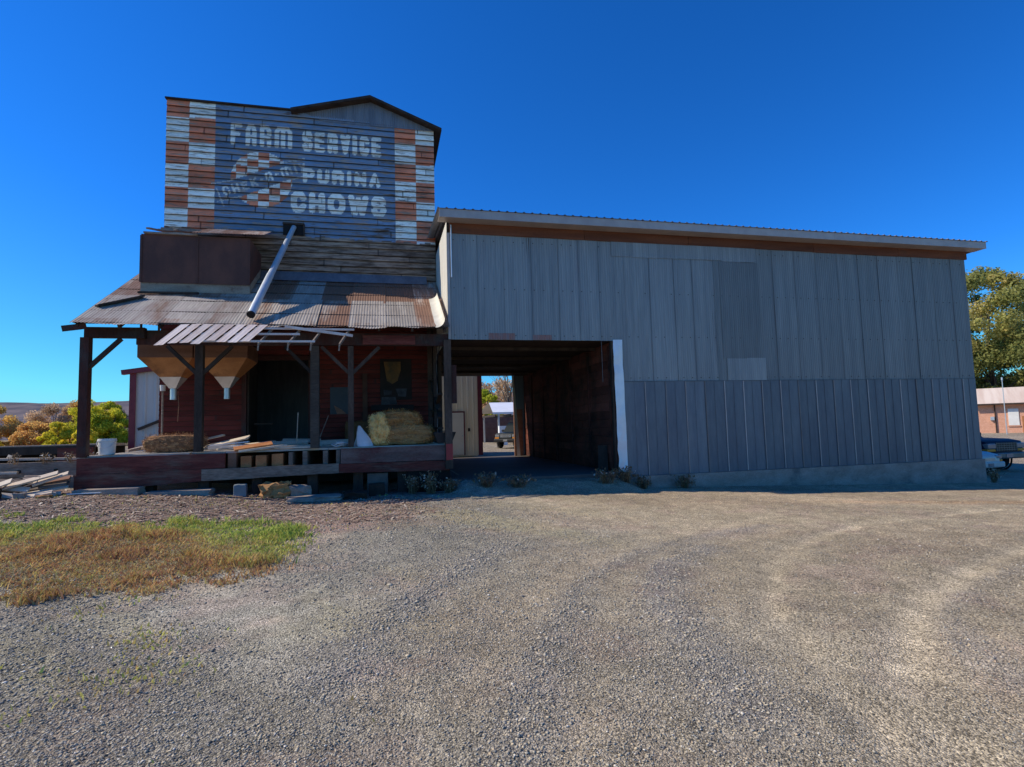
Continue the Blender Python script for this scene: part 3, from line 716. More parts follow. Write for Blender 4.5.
# ---- beam, posts with braces
b = MB(); b.box(-7.36, -6.0, 15.95, 16.12, 4.43, 4.70, .1); b.box(-6.25, -2.4, 16.123, 16.22, 4.28, 4.66, .6); b.box(-2.397, 1.86, 15.985, 16.15, 4.28, 4.62, .3); b.build('porch_beam', red_post, elev)
b = MB(); b.box(-.55, .9, 15.94, 15.977, 4.3, 4.56, .7); b.build('beam_patch_board', red_board, elev)
def post(x, y, w_, z0, z1, m, t, braces, lean=0.0):
    b = MB(); b.bar((x, y, z0), (x + lean, y, z1), w_, w_, up=(0, 1, 0), t=t); p = b.build('post', m, elev)
    for s in braces:
        q = MB(); q.bar((x + lean + s * w_ * .4, y, z1 - .75), (x + lean + s * .78, y, z1 - .02), .09, .11, up=(0, 1, 0), t=t); q.build('brace', dark_wood, p)
post(-7.33, 16.02, .2, 1.41, 4.43, red_post, .5, (1,), .0)
post(-4.72, 16.07, .19, 1.452, 4.26, dark_wood, .4, (-1, 1))
post(-1.83, 16.07, .22, 1.452, 4.26, grey_wood, -.1, (-1,))
post(-.88, 16.07, .15, 1.452, 4.26, dark_wood, .8, (-1, 1))
post(1.80, 15.86, .2, .75, 4.42, dark_wood, .9, ())
b = MB(); b.box(1.91, 2.05, 15.8, 15.93, 2.6, 3.7, .3); b.build('post_splice_board', red_post, elev)
b = MB(); b.box(1.71, 1.90, 15.745, 15.755, 1.0, 1.45, .8); b.build('painted_post_foot', mat('bright_red_paint', (.4, .06, .05), (.3, .05, .05), 3), elev)
# broken timbers at the porch's right end
b = MB()
for (a, c, w_) in (((1.55, 18.9, 1.45), (1.55, 18.9, 5.9), .16), ((1.6, 17.6, 1.45), (1.6, 17.6, 5.4), .1), ((1.6, 16.2, 2.2), (1.6, 19.1, 3.6), .14), ((1.62, 16.2, 2.9), (1.62, 18.6, 2.3), .12), ((1.62, 16.3, 1.9), (1.62, 19, 1.9), .16), ((1.62, 16.3, 2.45), (1.62, 19, 2.5), .1)):
    b.bar(a, c, w_, .06)
b.build('end_lattice', dark_wood, elev)
b = MB()
for p0, p1 in (((1.62, 16.15, 4.3), (1.5, 16.2, 3.7)), ((1.5, 16.2, 3.7), (1.55, 16.2, 3.0))): b.tube([p0, p1], .012, 6)
b.build('hanging_wire', black_hole, elev)

# ---- lower red wall with its doorway and window
red_clap = board_paint_mat('red_clapboard', (.04, .026, .022), (.07, .045, .036), (.08, .015, .013), (.3, .27, .25), (.17, .035, .026), keep=.6)
def redp(px, pz): z_ = np.zeros(px.shape); return np.stack([z_, z_, z_ + 1], -1)
for nm, xa, xb, za, zb in (('lower_wall', -6.8, -4.3, 1.2, 6.38), ('lower_wall', -2.36, 1.66, 1.2, 6.38), ('lower_wall', -4.3, -2.36, 4.28, 6.38)):
    clapboards(nm, xa, xb, za, zb, YT, .16, red_clap, elev, redp, dx=.06, seed=int(xa * 10) % 97)
b = MB(); b.box(-4.42, -4.28, YT - .08, YT + .1, 1.2, 4.4, .2); b.box(-2.4, -2.26, YT - .08, YT + .1, 1.2, 4.4, .2); b.box(-4.277, -2.403, YT - .08, YT + .1, 4.26, 4.4, .2)
b.build('door_frame', red_post, elev)
b = MB(); b.box(-4.27, -4.21, YT - .02, YT + 1.2, 1.46, 4.2, .3); b.bar((-4.1, YT + .2, 2.2), (-3.6, YT + .5, 2.2), .05, .05); b.build('open_door', dark_wood, elev)
b = MB(); b.box(-6.6, 1.6, YT + .12, 26.8, 1.30, 1.42, .4); b.build('inner_floor', dark_wood, elev)
b = MB(); b.box(-1.72, -1.0, YT - .05, YT - .03, 2.45, 3.35, .5)
wi = b.build('window', mat('grey_window_board', (.028, .033, .036), (.045, .05, .055), 2, rough=.4), elev)
b = MB(); b.add([(-1.6, YT - .06, 2.75), (-1.35, YT - .06, 2.6), (-1.2, YT - .06, 2.46), (-1.5, YT - .06, 2.46)], [(0, 1, 2, 3)], .5); b.build('broken_pane', hop_box, wi)
b = MB(); b.box(-.68, -.52, YT - .09, YT - .03, 1.45, 3.8, .2); b.build('door_jamb', mat('brown_jamb', (.07, .03, .02), (.1, .05, .03), 3), elev)
b = MB(); b.box(-.4, 1.0, YT - .28, YT - .03, 2.55, 2.72, .3); b.build('wall_shelf', black_hole, elev)
b = MB(); b.box(-.1, .95, YT - .06, YT - .035, 2.9, 4.3, .2); po = b.build('wall_panel', mat('dark_panel', (.02, .015, .012), (.03, .02, .017), 3), elev)
b = MB(); b.add([(.02, YT - .07, 4.2), (.58, YT - .07, 4.2), (.58, YT - .07, 3.9), (.48, YT - .07, 3.55), (.3, YT - .07, 3.44), (.12, YT - .07, 3.55)], [(0, 1, 2, 3, 4, 5)]); b.build('yellow_patch', mat('faded_yellow', (.2, .10, .03), (.08, .06, .03), 3), po)
b = MB(); b.add([(.0, YT - .07, 3.25), (.28, YT - .07, 3.2), (.27, YT - .07, 3.08), (.02, YT - .07, 3.05)], [(0, 1, 2, 3)]); b.add([(.4, YT - .07, 3.28), (.78, YT - .07, 3.28), (.75, YT - .07, 3.0), (.5, YT - .07, 3.02)], [(0, 1, 2, 3)]); b.add([(-.05, YT - .068, 3.0), (.4, YT - .068, 3.0), (.46, YT - .068, 2.74), (-.08, YT - .068, 2.74)], [(0, 1, 2, 3)])
b.build('pale_patch', mat('faded_grey', (.08, .08, .085), (.03, .03, .033), 4), po)

# ---- bin over the porch roof, hoppers below it
BX0, BX1, BY = -6.78, -3.87, 17.65
b = MB()
zb0, zb1 = proof(BY) + .28, proof(YT - .05) + .28
b.add([(BX0, BY, zb0), (BX1, BY, zb0), (BX1, BY, 7.74), (BX0, BY, 7.74), (BX0, YT - .06, zb1), (BX1, YT - .06, zb1), (BX1, YT - .06, 7.74), (BX0, YT - .06, 7.74)],
      [(0, 1, 2, 3), (1, 5, 6, 2), (0, 3, 7, 4), (0, 4, 5, 1), (3, 2, 6, 7)], .5)
bn = b.build('feed_bin', rust_dark, elev)
for xx in (-6.77, -5.3, -3.89):
    b = MB(); b.box(xx - .03, xx + .03, BY - .02, BY - .002, zb0 + .01, 7.7, .3); b.build('bin_seam', rust_dark, bn)
b = MB(); b.add([(BX0, BY + .03, zb0 - .26), (BX1, BY + .03, zb0 - .26), (BX1, BY + .03, zb0 + .01), (BX0, BY + .03, zb0 + .01), (BX1, YT - .1, zb1 - .24), (BX1, YT - .1, zb1)], [(0, 1, 2, 3), (1, 4, 5, 2)], .6)
b.build('bin_sill', mat('pale_sill_board', (.34, .29, .22), (.26, .2, .15), 4, (.4, 1, 1), c3=(.12, .06, .04), c3_amt=.35, c3_scale=3, fine=.2), bn)
vs = []; fs = []; xs_, aa = corr(None, -5.4, -3.45, .076, .008, 4); yv = np.linspace(17.45, 19.15, 4)
for yy in yv:
    for xx, a1 in zip(xs_, aa): vs.append((xx, yy + (.1 * (xx + 4.5) * .15 if yy < 17.6 else 0), 7.78 + .43 * (yy - 17.4) + a1 + .02 * (xx + 4.4)))
for j in range(3):
    for i in range(len(xs_) - 1): q = j * len(xs_) + i; fs.append((q, q + 1, q + 1 + len(xs_), q + len(xs_)))
b = MB(); b.add(vs, fs, .9, .12); b.build('bin_roof', roof_m, bn, smooth=True)
b = MB()
for a, c in (((-6.7, 17.62, 7.77), (-5.3, 17.62, 7.77)), ((-6.5, 18.1, 8.03), (-5.3, 18.0, 8.0)), ((-6.6, 18.6, 8.25), (-5.2, 18.5, 8.2)), ((-6.6, 17.6, 7.9), (-6.5, 19.1, 8.3)), ((-5.9, 17.6, 7.9), (-5.85, 19.1, 8.3))): b.bar(a, c, .09, .05, t=.7)
b.build('bin_roof_lath', grey_wood, bn)
for xa, xb in ((-6.75, -5.34), (-5.30, -3.88)):
    ya, yb = 17.5, 18.9; xc, yc = (xa + xb) / 2, (ya + yb) / 2
    b = MB(); b.box(xa, xb, ya, yb, 4.12, 4.56, .5); hp = b.build('hopper', hop_box, elev)  # box top lowered to let sun onto the deck; straps added to carry it
    for px_, py_ in ((xa + .06, ya + .06), (xb - .06, ya + .06), (xa + .06, yb - .06), (xb - .06, yb - .06)):
        q = MB(); q.bar((px_, py_, 4.562), (px_, py_, proof(py_) - .06), .05, .05); q.build('added_strap', dark_wood, hp)
    def frus(z0, w0, z1, w1, nm, m):
        q = MB(); vs = []
        for z_, (wx, wy) in ((z0, w0), (z1, w1)): vs += [(xc - wx, yc - wy, z_), (xc + wx, yc - wy, z_), (xc + wx, yc + wy, z_), (xc - wx, yc + wy, z_)]
        q.add(vs, [(0, 1, 5, 4), (1, 2, 6, 5), (2, 3, 7, 6), (3, 0, 4, 7)], .5); return q.build(nm, m, hp)
    frus(4.118, (.70, .69), 3.6, (.28, .28), 'hopper_cone', hop_wood)
    frus(3.6, (.285, .285), 3.28, (.09, .09), 'hopper_funnel', zinc)
    q = MB(); q.tube([(xc, yc, 3.3), (xc, yc, 2.95)], .085, 12); q.build('spout', zinc, hp, smooth=True)
    if xa < -6:
        q = MB(); q.tube([(xc + .12, yc, 3.2), (xc + .15, yc, 2.75), (xc + .13, yc, 2.3)], .01, 6); q.build('pull_cord', hop_box, hp)

# ---- sagging tin awning below the eave
awn_m = mat('pale_pink_tin', (.56, .43, .37), (.68, .58, .53), 2.5, (1, .4, .4), rough=.6, metal=.0, c3=(.42, .27, .2), c3_amt=.25, tint=.25, fine=.1)
def awz(x, y): return 4.72 + .9 * (y - 15.42) - .06 * max(0, -4.6 - x)
b = MB()
for i in range(8):
    x0_ = -4.98 + i * .265; y0, y1 = 14.80 + random.uniform(-.03, .03), 15.42; w_ = .205
    sag = random.uniform(-.03, .03); dxx = -.55
    vs = []; n_ = 9
    for yy in (y0 + sag * 2, y1):
        for q in range(n_): xx = x0_ + w_ * q / (n_ - 1) + dxx * (y1 - yy); vs.append((xx, yy, awz(xx, yy) + .003 * math.cos(q * math.pi / 2) + sag * .4 * (yy < 15)))
    b.add(vs, [(q, q + 1, q + 1 + n_, q + n_) for q in range(n_ - 1)], random.uniform(.3, .8))
aw = b.build('awning', awn_m, elev, smooth=True)
for yy in (14.9, 15.15, 15.38):
    x1_ = {14.9: -1.7, 15.15: -2.1, 15.38: -.75}[yy]
    b = MB(); b.bar((-4.85, yy, awz(-4.85, yy) - .045), (x1_, yy, awz(x1_, yy) - .045 + (.0 if yy < 15.3 else -.03)), .045, .05, t=.6); b.build('purlin', awn_m, aw)
b = MB(); b.bar((-2.5, 15.36, awz(-2.5, 15.36) + .0), (-.78, 15.22, awz(-.78, 15.22) - .12), .05, .07, t=.7); b.build('purlin', awn_m, aw)
for xx in (-4.4, -3.0, -2.3, -1.75, -1.05):
    b = MB(); b.bar((xx + .2, 15.6, awz(xx, 15.42) - .02), (xx - .04, 14.86, awz(xx, 14.86) - .09), .04, .06, t=.4)
    if xx > -3.1: b.bar((xx - .04, 14.87, awz(xx, 14.86) - .06), (xx - .06, 14.89, awz(xx, 14.86) - .25), .035, .035, t=.8)
    b.build('bracket', grey_wood, aw)

# ================================================================== LOADING DOCK
dock = thing('loading_dock', 'long sagging timber loading dock with faded red face boards under the porch', 'loading dock', (-2.8, 17.4, .3))
b = MB(); yv = np.arange(16.02, 19.2, .19)
for i, yy in enumerate(yv):
    xx = -7.4
    while xx < 1.75:
        l_ = min(random.uniform(2.2, 4.2), 1.8 - xx)
        if not (-4.0 < xx + l_ / 2 < -1.2 and i in (0, 1) and random.random() < .6): b.box(xx, xx + l_ - .01, yy, yy + .18, 1.39, 1.44 + random.uniform(-.006, .012), random.uniform(.3, 1.0))
        xx += l_
b.build('deck', mat('pale_deck_plank', (.34, .29, .24), (.5, .44, .37), 3, (.25, 1, 1), fine=.25, fine_scale=22, bump=.4, tint=.4, c3=(.2, .15, .12), c3_amt=.3, c3_scale=1.3), dock)
def face(xa, xb, z0, z1, z0b, z1b, y, t, m, nm):
    b = MB(); n_ = 14; vs = []; fs = []
    for i in range(n_ + 1):
        u = i / n_; xx = xa + (xb - xa) * u; wob = random.uniform(-.006, .006)
        a0, a1 = z0 + (z0b - z0) * u + wob, z1 + (z1b - z1) * u + wob
        vs += [(xx, y, a0), (xx, y, a1), (xx, y + .07, a1), (xx, y + .07, a0)]
        if i:
            q = 4 * (i - 1); fs += [(q, q + 4, q + 5, q + 1), (q + 1, q + 5, q + 6, q + 2), (q + 2, q + 6, q + 7, q + 3), (q + 3, q + 7, q + 4, q)]
    fs += [(0, 1, 2, 3), (4 * n_ + 3, 4 * n_ + 2, 4 * n_ + 1, 4 * n_)]
    b.add(vs, fs, t); return b.build(nm, m, dock)
face(-7.42, -4.05, .97, 1.39, 1.02, 1.40, 15.93, .55, red_board, 'face_board')
face(-7.46, -4.6, .58, .965, .7, 1.01, 15.915, .45, red_board, 'face_board')
face(-4.597, -1.2, .70, 1.0, .76, 1.02, 15.91, .35, grey_wood, 'face_board')
face(-1.197, 1.82, .76, 1.0, .7, .98, 15.915, .4, red_board, 'face_board')
face(-1.15, 1.70, 1.01, 1.42, 1.0, 1.42, 15.93, .5, mat('mauve_grey_board', (.13, .08, .068), (.21, .135, .115), 2.5, (.25, 1, 2), fine=.3, bump=.5, c3=(.12, .025, .025), c3_amt=.42, c3_scale=1.2, c3_stretch=(.6, 1, 1.4), tint=.3), 'face_board')
face(.62, 1.83, .02, .75, .05, .72, 15.95, -.3, grey_wood, 'skirt_board')
for i, (xa, w_, zt, m_) in enumerate(((-4.0, .2, 1.4, hop_box), (-3.7, .26, 1.30, rust_joist), (-3.32, .26, 1.31, rust_joist), (-2.93, .28, 1.33, rust_joist), (-2.5, .1, 1.37, grey_wood), (-2.15, .12, 1.38, grey_wood), (-1.62, .12, 1.38, grey_wood), (-1.28, .1, 1.38, grey_wood))):
    b = MB(); b.bar((xa + w_ / 2, 16.02 + (i % 2) * .05, (1.0 + zt) / 2), (xa + w_ / 2, 19.1, (1.0 + 1.36) / 2), w_, zt - 1.01, h2=.3, t=.35); b.build('joist', m_, dock)
for xx in (-7.2, -5.9, -4.6, -3.3, -1.9, -.7, .5, 1.5):
    zg = float(gz(xx, 16.3))
    b = MB(); b.box(xx - .13, xx + .13, 16.1, 16.35, zg - .05, .98, .3); b.build('pier', dark_wood, dock)
b = MB(); b.box(-7.3, 1.7, 18.9, 19.0, .3, 1.36, .1); b.build('back_skirt', dark_wood, dock)
b = MB(); zz_ = .62
b.box(-.45, .1, 16.0, 16.3, .1, .7, .9); b.build('concrete_pier', mat('dock_concrete', (.09, .08, .07), (.13, .115, .1), 4, fine=.15, bump=.3), dock)
# ================================================================== METAL BARN
barn = thing('metal_barn', 'long blue-grey corrugated metal barn with an open drive-through bay', 'barn', (11.5, 16, -.1))
BL, BR, BF, BB = 1.86, 21.2, 16.0, 27.6
CEIL = 4.47
steel = mat('blue_grey_steel', (.20, .212, .215), (.25, .262, .257), 1.6, (2.5, 1, .12), rough=.55, metal=.3, tint=.55, c3=(.2, .175, .18), c3_amt=.28, c3_scale=.5, c3_stretch=(2, 1, .5), fine=.13, fine_scale=7)
steel2 = mat('dark_seamed_steel', (.12, .135, .16), (.15, .17, .19), 1.2, (1.5, 1, .3), rough=.5, metal=.3, tint=.45, c3=(.125, .14, .15), c3_amt=.3, c3_scale=.5, fine=.1, fine_scale=8)
trim_m = mat('grey_metal_trim', (.38, .33, .31), (.45, .40, .37), 2, rough=.5, metal=.2, tint=.2)
conc = mat('weathered_concrete', (.27, .215, .175), (.37, .30, .25), 1.5, (1, 1, 2), fine=.2, fine_scale=25, bump=.4, c3=(.13, .125, .12), c3_amt=.35, c3_scale=.9)
frieze_m = mat('brown_frieze_plank', (.11, .035, .018), (.17, .06, .03), 2, (.2, 1, 2), fine=.25, tint=.4, c3=(.06, .035, .03), c3_amt=.35, c3_scale=.8)
def vpanel(b, x0, x1, z0, z1, y, t, r=0.0, pitch=.076, amp=.006, wav=0.0):
    """one corrugated sheet standing on the wall"""
    xs_, aa = corr(None, x0, x1, pitch, amp, 4); zz = np.linspace(z0, z1, 5); n_ = len(xs_)
    tl = random.uniform(-.006, .006); ph = random.uniform(0, 6)
    vs = [(x, y - a + tl * (x - x0) / (x1 - x0) + wav * math.sin(z * 1.7 + ph), z) for z in zz for x, a in zip(xs_, aa)]
    b.add(vs, [(j * n_ + i, j * n_ + i + 1, (j + 1) * n_ + i + 1, (j + 1) * n_ + i) for j in range(4) for i in range(n_ - 1)], t, r)
b = MB(); x = BL; k = 0
rs = random.Random(5)
while x < BR - .05:
    w_ = min(rs.choice((.80, .86, .90, .66)), BR - x); xm = x + w_ / 2
    zlow = CEIL if x + w_ <= 7.3 else 3.18
    t = .62 + rs.uniform(-.06, .07) if xm < 10.7 else .40 + rs.uniform(-.06, .06)
    if 1.8 < xm < 3.5: t -= .03
    yo = BF - .006 * (k % 2)
    if 7.3 > x and x + w_ > 7.3:
        vpanel(b, x, 7.3, CEIL, 7.66, yo, t, wav=.004); vpanel(b, 7.3, x + w_, 3.18, 7.66, yo - .003, t, wav=.004)
    else: vpanel(b, x, x + w_, zlow, 7.66, yo, t, wav=.004)
    b.box(x - .005, x + .005, BF - .017, BF - .008, zlow + .003, 7.655, .42 if k % 3 else .15)
    x += w_; k += 1
b.build('upper_siding', steel, barn, smooth=True)
rust_m = mat('rust_stain_sheet', (.30, .15, .12), (.24, .19, .19), 4, (2, 1, .5), rough=.6, metal=.2)
for xa, xb, zt in ((3.05, 3.85, .2), (4.4, 5.0, .16)):
    b = MB(); vpanel(b, xa, xb, CEIL + .004, CEIL + zt, BF - .016, .5); b.build('rusty_edge_patch', rust_m, barn, smooth=True)
b = MB()
for zz in (3.3, 4.6, 6.0, 7.45):
    for xx in np.arange(2.05, 21.1, .305):
        if zz > CEIL or xx > 7.3:
            if rs.random() < .8: b.box(xx - .012, xx + .012, BF - .02, BF - .011, zz - .012, zz + .012, .2)
b.build('screw_rows', dark_wood, barn)['kind'] = 'stuff'
b = MB(); b.box(BL + .01, 7.28, BF + .012, BF + .03, CEIL + .003, 7.62, .2); b.box(7.283, BR - .07, BF + .012, BF + .03, .27, 7.62, .2); b.build('wall_sheathing', dark_wood, barn)
b = MB()
for i, (xa, xb) in enumerate(((7.05, 7.8), (7.8, 8.6), (8.6, 9.35), (9.35, 10.1), (10.1, 10.95), (10.95, 11.65), (11.65, 12.25))): vpanel(b, xa, xb, 7.18 + rs.uniform(-.03, .03), 7.67, BF - .024 - .003 * (i % 2), rs.uniform(.45, .72), .08)
b.build('patch_sheet', steel, barn, smooth=True)
b = MB(); vpanel(b, 10.85, 11.6, 3.9, 7.15, BF - .020, .3); vpanel(b, 11.6, 12.3, 3.9, 7.15, BF - .022, .27); b.build('patch_sheet', steel, barn, smooth=True)
b = MB(); vpanel(b, 10.95, 11.7, 3.2, 3.92, BF - .025, .62); vpanel(b, 11.7, 12.4, 3.2, 3.94, BF - .029, .68); b.build('patch_sheet', steel, barn, smooth=True)
# lower seamed panels
b = MB(); x = 7.28; tl = [.55, .45, .5, .62, .4, .42, .5, .36, .4, .34, .38, .42, .33, .36, .34, .38, .35]; k = 0
while x < BR - .05:
    w_ = min(.70, BR - x); t = tl[k % 17] + .06
    for (fa, fb) in ((0, .5), (.5, 1)):
        xa, xb = x + w_ * fa, x + w_ * fb; yo = -.012 - .006 * (k % 3) - .004 * (fa > 0)
        b.add([(xa, BF + yo - .004, .27), (xb, BF + yo, .27), (xb, BF + yo - .003, 3.19), (xa, BF + yo - .008, 3.19)], [(0, 1, 2, 3)], t + (.02 if fa else 0))
    x += w_; k += 1
b.build('lower_siding', steel2, barn)
x = 7.30; k = 0; rs2 = random.Random(8)
b = MB()
while x < BR - .2:
    x += .70; ln = rs2.uniform(0, .01)
    if x < BR - .1: b.bar((x + rs2.uniform(-.01, .01), BF - .035, .28), (x + rs2.uniform(-.01, .01), BF - .035, 3.185 - ln), .028, .028, up=(0, 1, 0), t=rs2.uniform(-1.2, .5) + (.35 if k % 3 else 0)); k += 1
b.build('seam_rib', trim_m, barn)
b = MB(); b.box(7.28, BR + .01, BF - .04, BF - .02, 3.185, 3.20, .2); b.build('drip_strip', steel2, barn)
# frieze, fascia, roof
b = MB(); xx = BL + .1
while xx < BR:
    l_ = min(rs.choice((3.6, 4.2, 4.8)), BR + .1 - xx); b.box(xx, xx + l_ - .012, BF - .05, BF - .01 + .03, 7.64 + rs.uniform(-.01, .01), 8.02, rs.uniform(.25, .9)); xx += l_
b.build('frieze_plank', frieze_m, barn)
b = MB(); b.box(1.6, 8.0, 15.48, 15.51, 7.93, 8.17, .5); b.box(8.003, 15.0, 15.482, 15.512, 7.93, 8.17, .55); b.box(15.003, 21.62, 15.48, 15.51, 7.93, 8.17, .45)
b.box(1.6, 21.62, 15.513, BF - .06, 7.94, 7.96, .3); b.box(21.59, 21.615, 15.52, 28, 7.95, 8.18, .3)
b.build('roof_fascia', trim_m, barn)
b = MB(); xs_ = np.arange(1.56, 21.68, .0508); vs = []
hh = np.where((np.arange(len(xs_)) % 5) < 1, .035, 0.0)
for yy, zz in ((15.44, 8.175), (21.8, 8.85), (28.0, 8.18)):
    vs += [(x_, yy, zz + h_) for x_, h_ in zip(xs_, hh)]
n_ = len(xs_); b.add(vs, [(j * n_ + i, j * n_ + i + 1, (j + 1) * n_ + i + 1, (j + 1) * n_ + i) for j in range(2) for i in range(n_ - 1)], .7)
b.build('roof', galv, barn)
# left side sheet above the porch, right side, back
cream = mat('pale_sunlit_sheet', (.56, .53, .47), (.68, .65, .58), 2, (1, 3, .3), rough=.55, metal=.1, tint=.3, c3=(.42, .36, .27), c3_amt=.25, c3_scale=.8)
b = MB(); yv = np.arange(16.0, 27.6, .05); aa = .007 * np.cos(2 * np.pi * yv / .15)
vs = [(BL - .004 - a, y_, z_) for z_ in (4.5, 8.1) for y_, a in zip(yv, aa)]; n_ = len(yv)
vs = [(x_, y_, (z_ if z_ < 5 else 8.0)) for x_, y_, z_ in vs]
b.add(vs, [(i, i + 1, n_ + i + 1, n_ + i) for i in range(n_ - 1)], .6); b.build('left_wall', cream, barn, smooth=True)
b = MB(); b.box(1.862, 1.93, 15.965, 15.992, CEIL, 7.62, .5); b.build('corner_trim', trim_m, barn)
b = MB(); b.tube([(1.98, 15.9, 7.86), (1.98, 15.93, 7.3), (1.98, 15.93, 6.3)], .018, 8); b.build('downspout', zinc, barn, smooth=True)
b = MB(); b.box(BR - .06, BR, BF + .03, BB, .28, 8.15, .4); b.box(6.53, BR - .06, BB - .06, BB, .2, 8.1, .4); b.box(BL, 6.5, BB - .06, BB, CEIL + .0, 8.1, .4); b.build('outer_wall', steel, barn)
b = MB(); b.box(7.3, BR + .02, BF - .10, BF + .12, -1.0, .262, .5); b.box(BR - .16, BR + .05, BF + .125, BB, -1.2, .255, .5); b.build('foundation', conc, barn)
b = MB(); b.box(7.35, BR - .08, BF - .115, BF - .102, -.9, -.0, .4); 
# drive-through bay
bay_wall = mat('dark_red_bay_board', (.12, .036, .025), (.19, .06, .04), 2, (1, .3, 1), fine=.25, tint=.4, c3=(.03, .02, .016), c3_amt=.45, c3_scale=.7)
b = MB()
for j in range(15):
    z0_ = .42 + j * .27; yy = BF + .06
    while yy < BB - .1:
        l_ = min(random.uniform(2.5, 4.5), BB - .08 - yy); b.box(7.0 + random.uniform(0, .012), 7.06, yy, yy + l_ - .012, z0_, z0_ + .262, random.uniform(.1, .9)); yy += l_
b.build('bay_wall', bay_wall, barn)
b = MB(); b.box(BL + .02, 7.06, BF + .05, BB - .07, CEIL, CEIL + .05, .2); b.build('bay_ceiling', dark_wood, barn)
for yy in (17.5, 20, 22.5, 25):
    b = MB(); b.box(BL + .02, 7.0, yy, yy + .12, CEIL - .1, CEIL - .003, .4); b.build('ceiling_joist', dark_wood, barn)
b = MB(); b.box(BL + .02, 2.0, 19.4, BB - .1, .42, CEIL - .01, .3); b.build('bay_inner_wall', dark_wood, barn)
b = MB(); b.box(BL - .0, 7.25, 15.9, BB + .2, -.3, .405, .4); b.build('bay_floor', mat('stained_concrete_floor', (.09, .08, .072), (.13, .115, .10), 1.2, fine=.25, bump=.3, c3=(.07, .06, .06), c3_amt=.4, c3_scale=.6), barn)
b = MB(); vs = []; n_ = 16
rsf = random.Random(3)
for i in range(n_ + 1):
    z_ = .30 + (4.5 - .30) * i / n_; cr = .02 if i > 3 else .05
    xo = .03 * (1 - i / n_); vs += [(6.97 + xo + rsf.uniform(-cr, cr) * .4, BF - .05 + rsf.uniform(-cr, cr) * .5, z_), (7.13 + xo, BF - .06 + rsf.uniform(-cr, cr) * .6, z_), (7.27 + xo + rsf.uniform(-cr, cr) * .4, BF - .05 + rsf.uniform(-cr, cr) * .5, z_)]
b.add(vs, [(3 * i + a, 3 * i + a + 1, 3 * i + a + 4, 3 * i + a + 3) for i in range(n_) for a in (0, 1)], .5); b.build('door_flashing', mat('shiny_white_flashing', (.66, .68, .72), (.78, .8, .83), 1.5, rough=.3, metal=.15, c3=(.5, .48, .45), c3_amt=.2), barn)
b = MB(); b.box(6.9, 6.965, BF - .03, BF + .1, .35, CEIL - .01, .2); b.build('bay_jamb', dark_wood, barn)
b = MB(); b.box(6.44, 6.52, BB - .2, BB - .062, .41, CEIL - .02, .3); b.box(6.54, 6.9, BB - .14, BB - .064, .41, 2.75, .5); b.build('back_jamb', hop_box, barn)
b = MB(); b.add([(6.33, BB - .36, CEIL - .02), (6.43, BB - .36, CEIL - .03), (6.68, BB - .36, .42), (6.5, BB - .36, .42)], [(0, 1, 2, 3)], .9); b.build('leaning_jamb_board', mat('sunlit_tone_board', (.9, .72, .5), (1.0, .85, .65), 2, (1, 1, .3)), barn)  # sunlight on the jamb board is put into its very pale colour
o = MB(); o.bar((6.75, 16.6, .42), (6.86, 16.85, 1.2), .3, .04, t=.2)
solo(o, 'leaning_plank', dark_wood, 'short dark plank leaning on the right wall inside the drive-through bay', 'plank', (6.75, 16.6, .42))

# ================================================================== BUILDINGS BEHIND
for yy in np.arange(BF + .3, BB - .2, 1.9):
    b = MB(); b.box(6.95, 7.0, yy, yy + .09, .42, CEIL - .11, .2); b.build('wall_stud', bay_wall, barn)
tan_m = mat('tan_ribbed_steel', (.92, .77, .54), (.98, .85, .62), 2, (1, 1, .2), rough=.5, tint=.25)
white_m = mat('white_ribbed_steel', (.48, .47, .46), (.56, .55, .54), 2, (1, 1, .2), rough=.5, tint=.25)
red_trim = mat('dark_red_steel_trim', (.16, .025, .035), (.2, .035, .045), 3, rough=.45)
def ribbed(b, x0, x1, y, z0, z1f, pitch=.30):
    xs_ = []; 
    for x in np.arange(x0, x1, pitch): xs_ += [(x, 0), (x + .05, .03), (x + .09, .03), (x + .14, 0)]
    xs_ = [(x, p) for x, p in xs_ if x < x1] + [(x1, 0)]
    vs = [(x, y - p, z0) for x, p in xs_] + [(x, y - p, z1f(x)) for x, p in xs_]; n_ = len(xs_)
    b.add(vs, [(i, i + 1, n_ + i + 1, n_ + i) for i in range(n_ - 1)], .5)
tanb = thing('tan_metal_building', 'tan ribbed metal building with dark red corner trim behind the drive-through bay', 'metal building', (1, 30.6, .35))
b = MB(); ribbed(b, -3.0, 5.14, 30.6, .36, lambda x: 6.2); b.build('wall', tan_m, tanb)
b = MB(); b.box(-3, 5.1, 30.66, 36, .3, 6.2, .5); b.build('building_shell', tan_m, tanb)
b = MB(); b.box(5.12, 5.36, 30.53, 30.7, .36, 6.2); b.box(5.16, 5.2, 30.71, 36, .36, 6.2); b.build('corner_trim', red_trim, tanb)
b = MB(); b.box(-3.1, 5.4, 30.5, 36.2, 6.21, 6.35); b.build('roof', red_trim, tanb)
b = MB(); b.box(3.46, 4.30, 30.5, 30.54, .42, 2.72, .6); dr = b.build('door', mat('pale_steel_door', (.78, .72, .6), (.82, .77, .66), 2, rough=.5), tanb)
b = MB(); b.box(4.305, 4.37, 30.5, 30.57, .4, 2.8); b.box(3.38, 3.455, 30.5, 30.57, .4, 2.8); b.box(3.46, 4.30, 30.5, 30.565, 2.725, 2.8); b.build('frame', red_trim, dr)
b = MB(); b.tube([(4.22, 30.48, 1.45), (4.22, 30.44, 1.45)], .03, 8); b.build('handle', zinc, dr)
b = MB(); b.box(4.54, 4.65, 30.5, 30.57, 1.68, 1.86); b.build('switch_box', dark_wood, tanb)
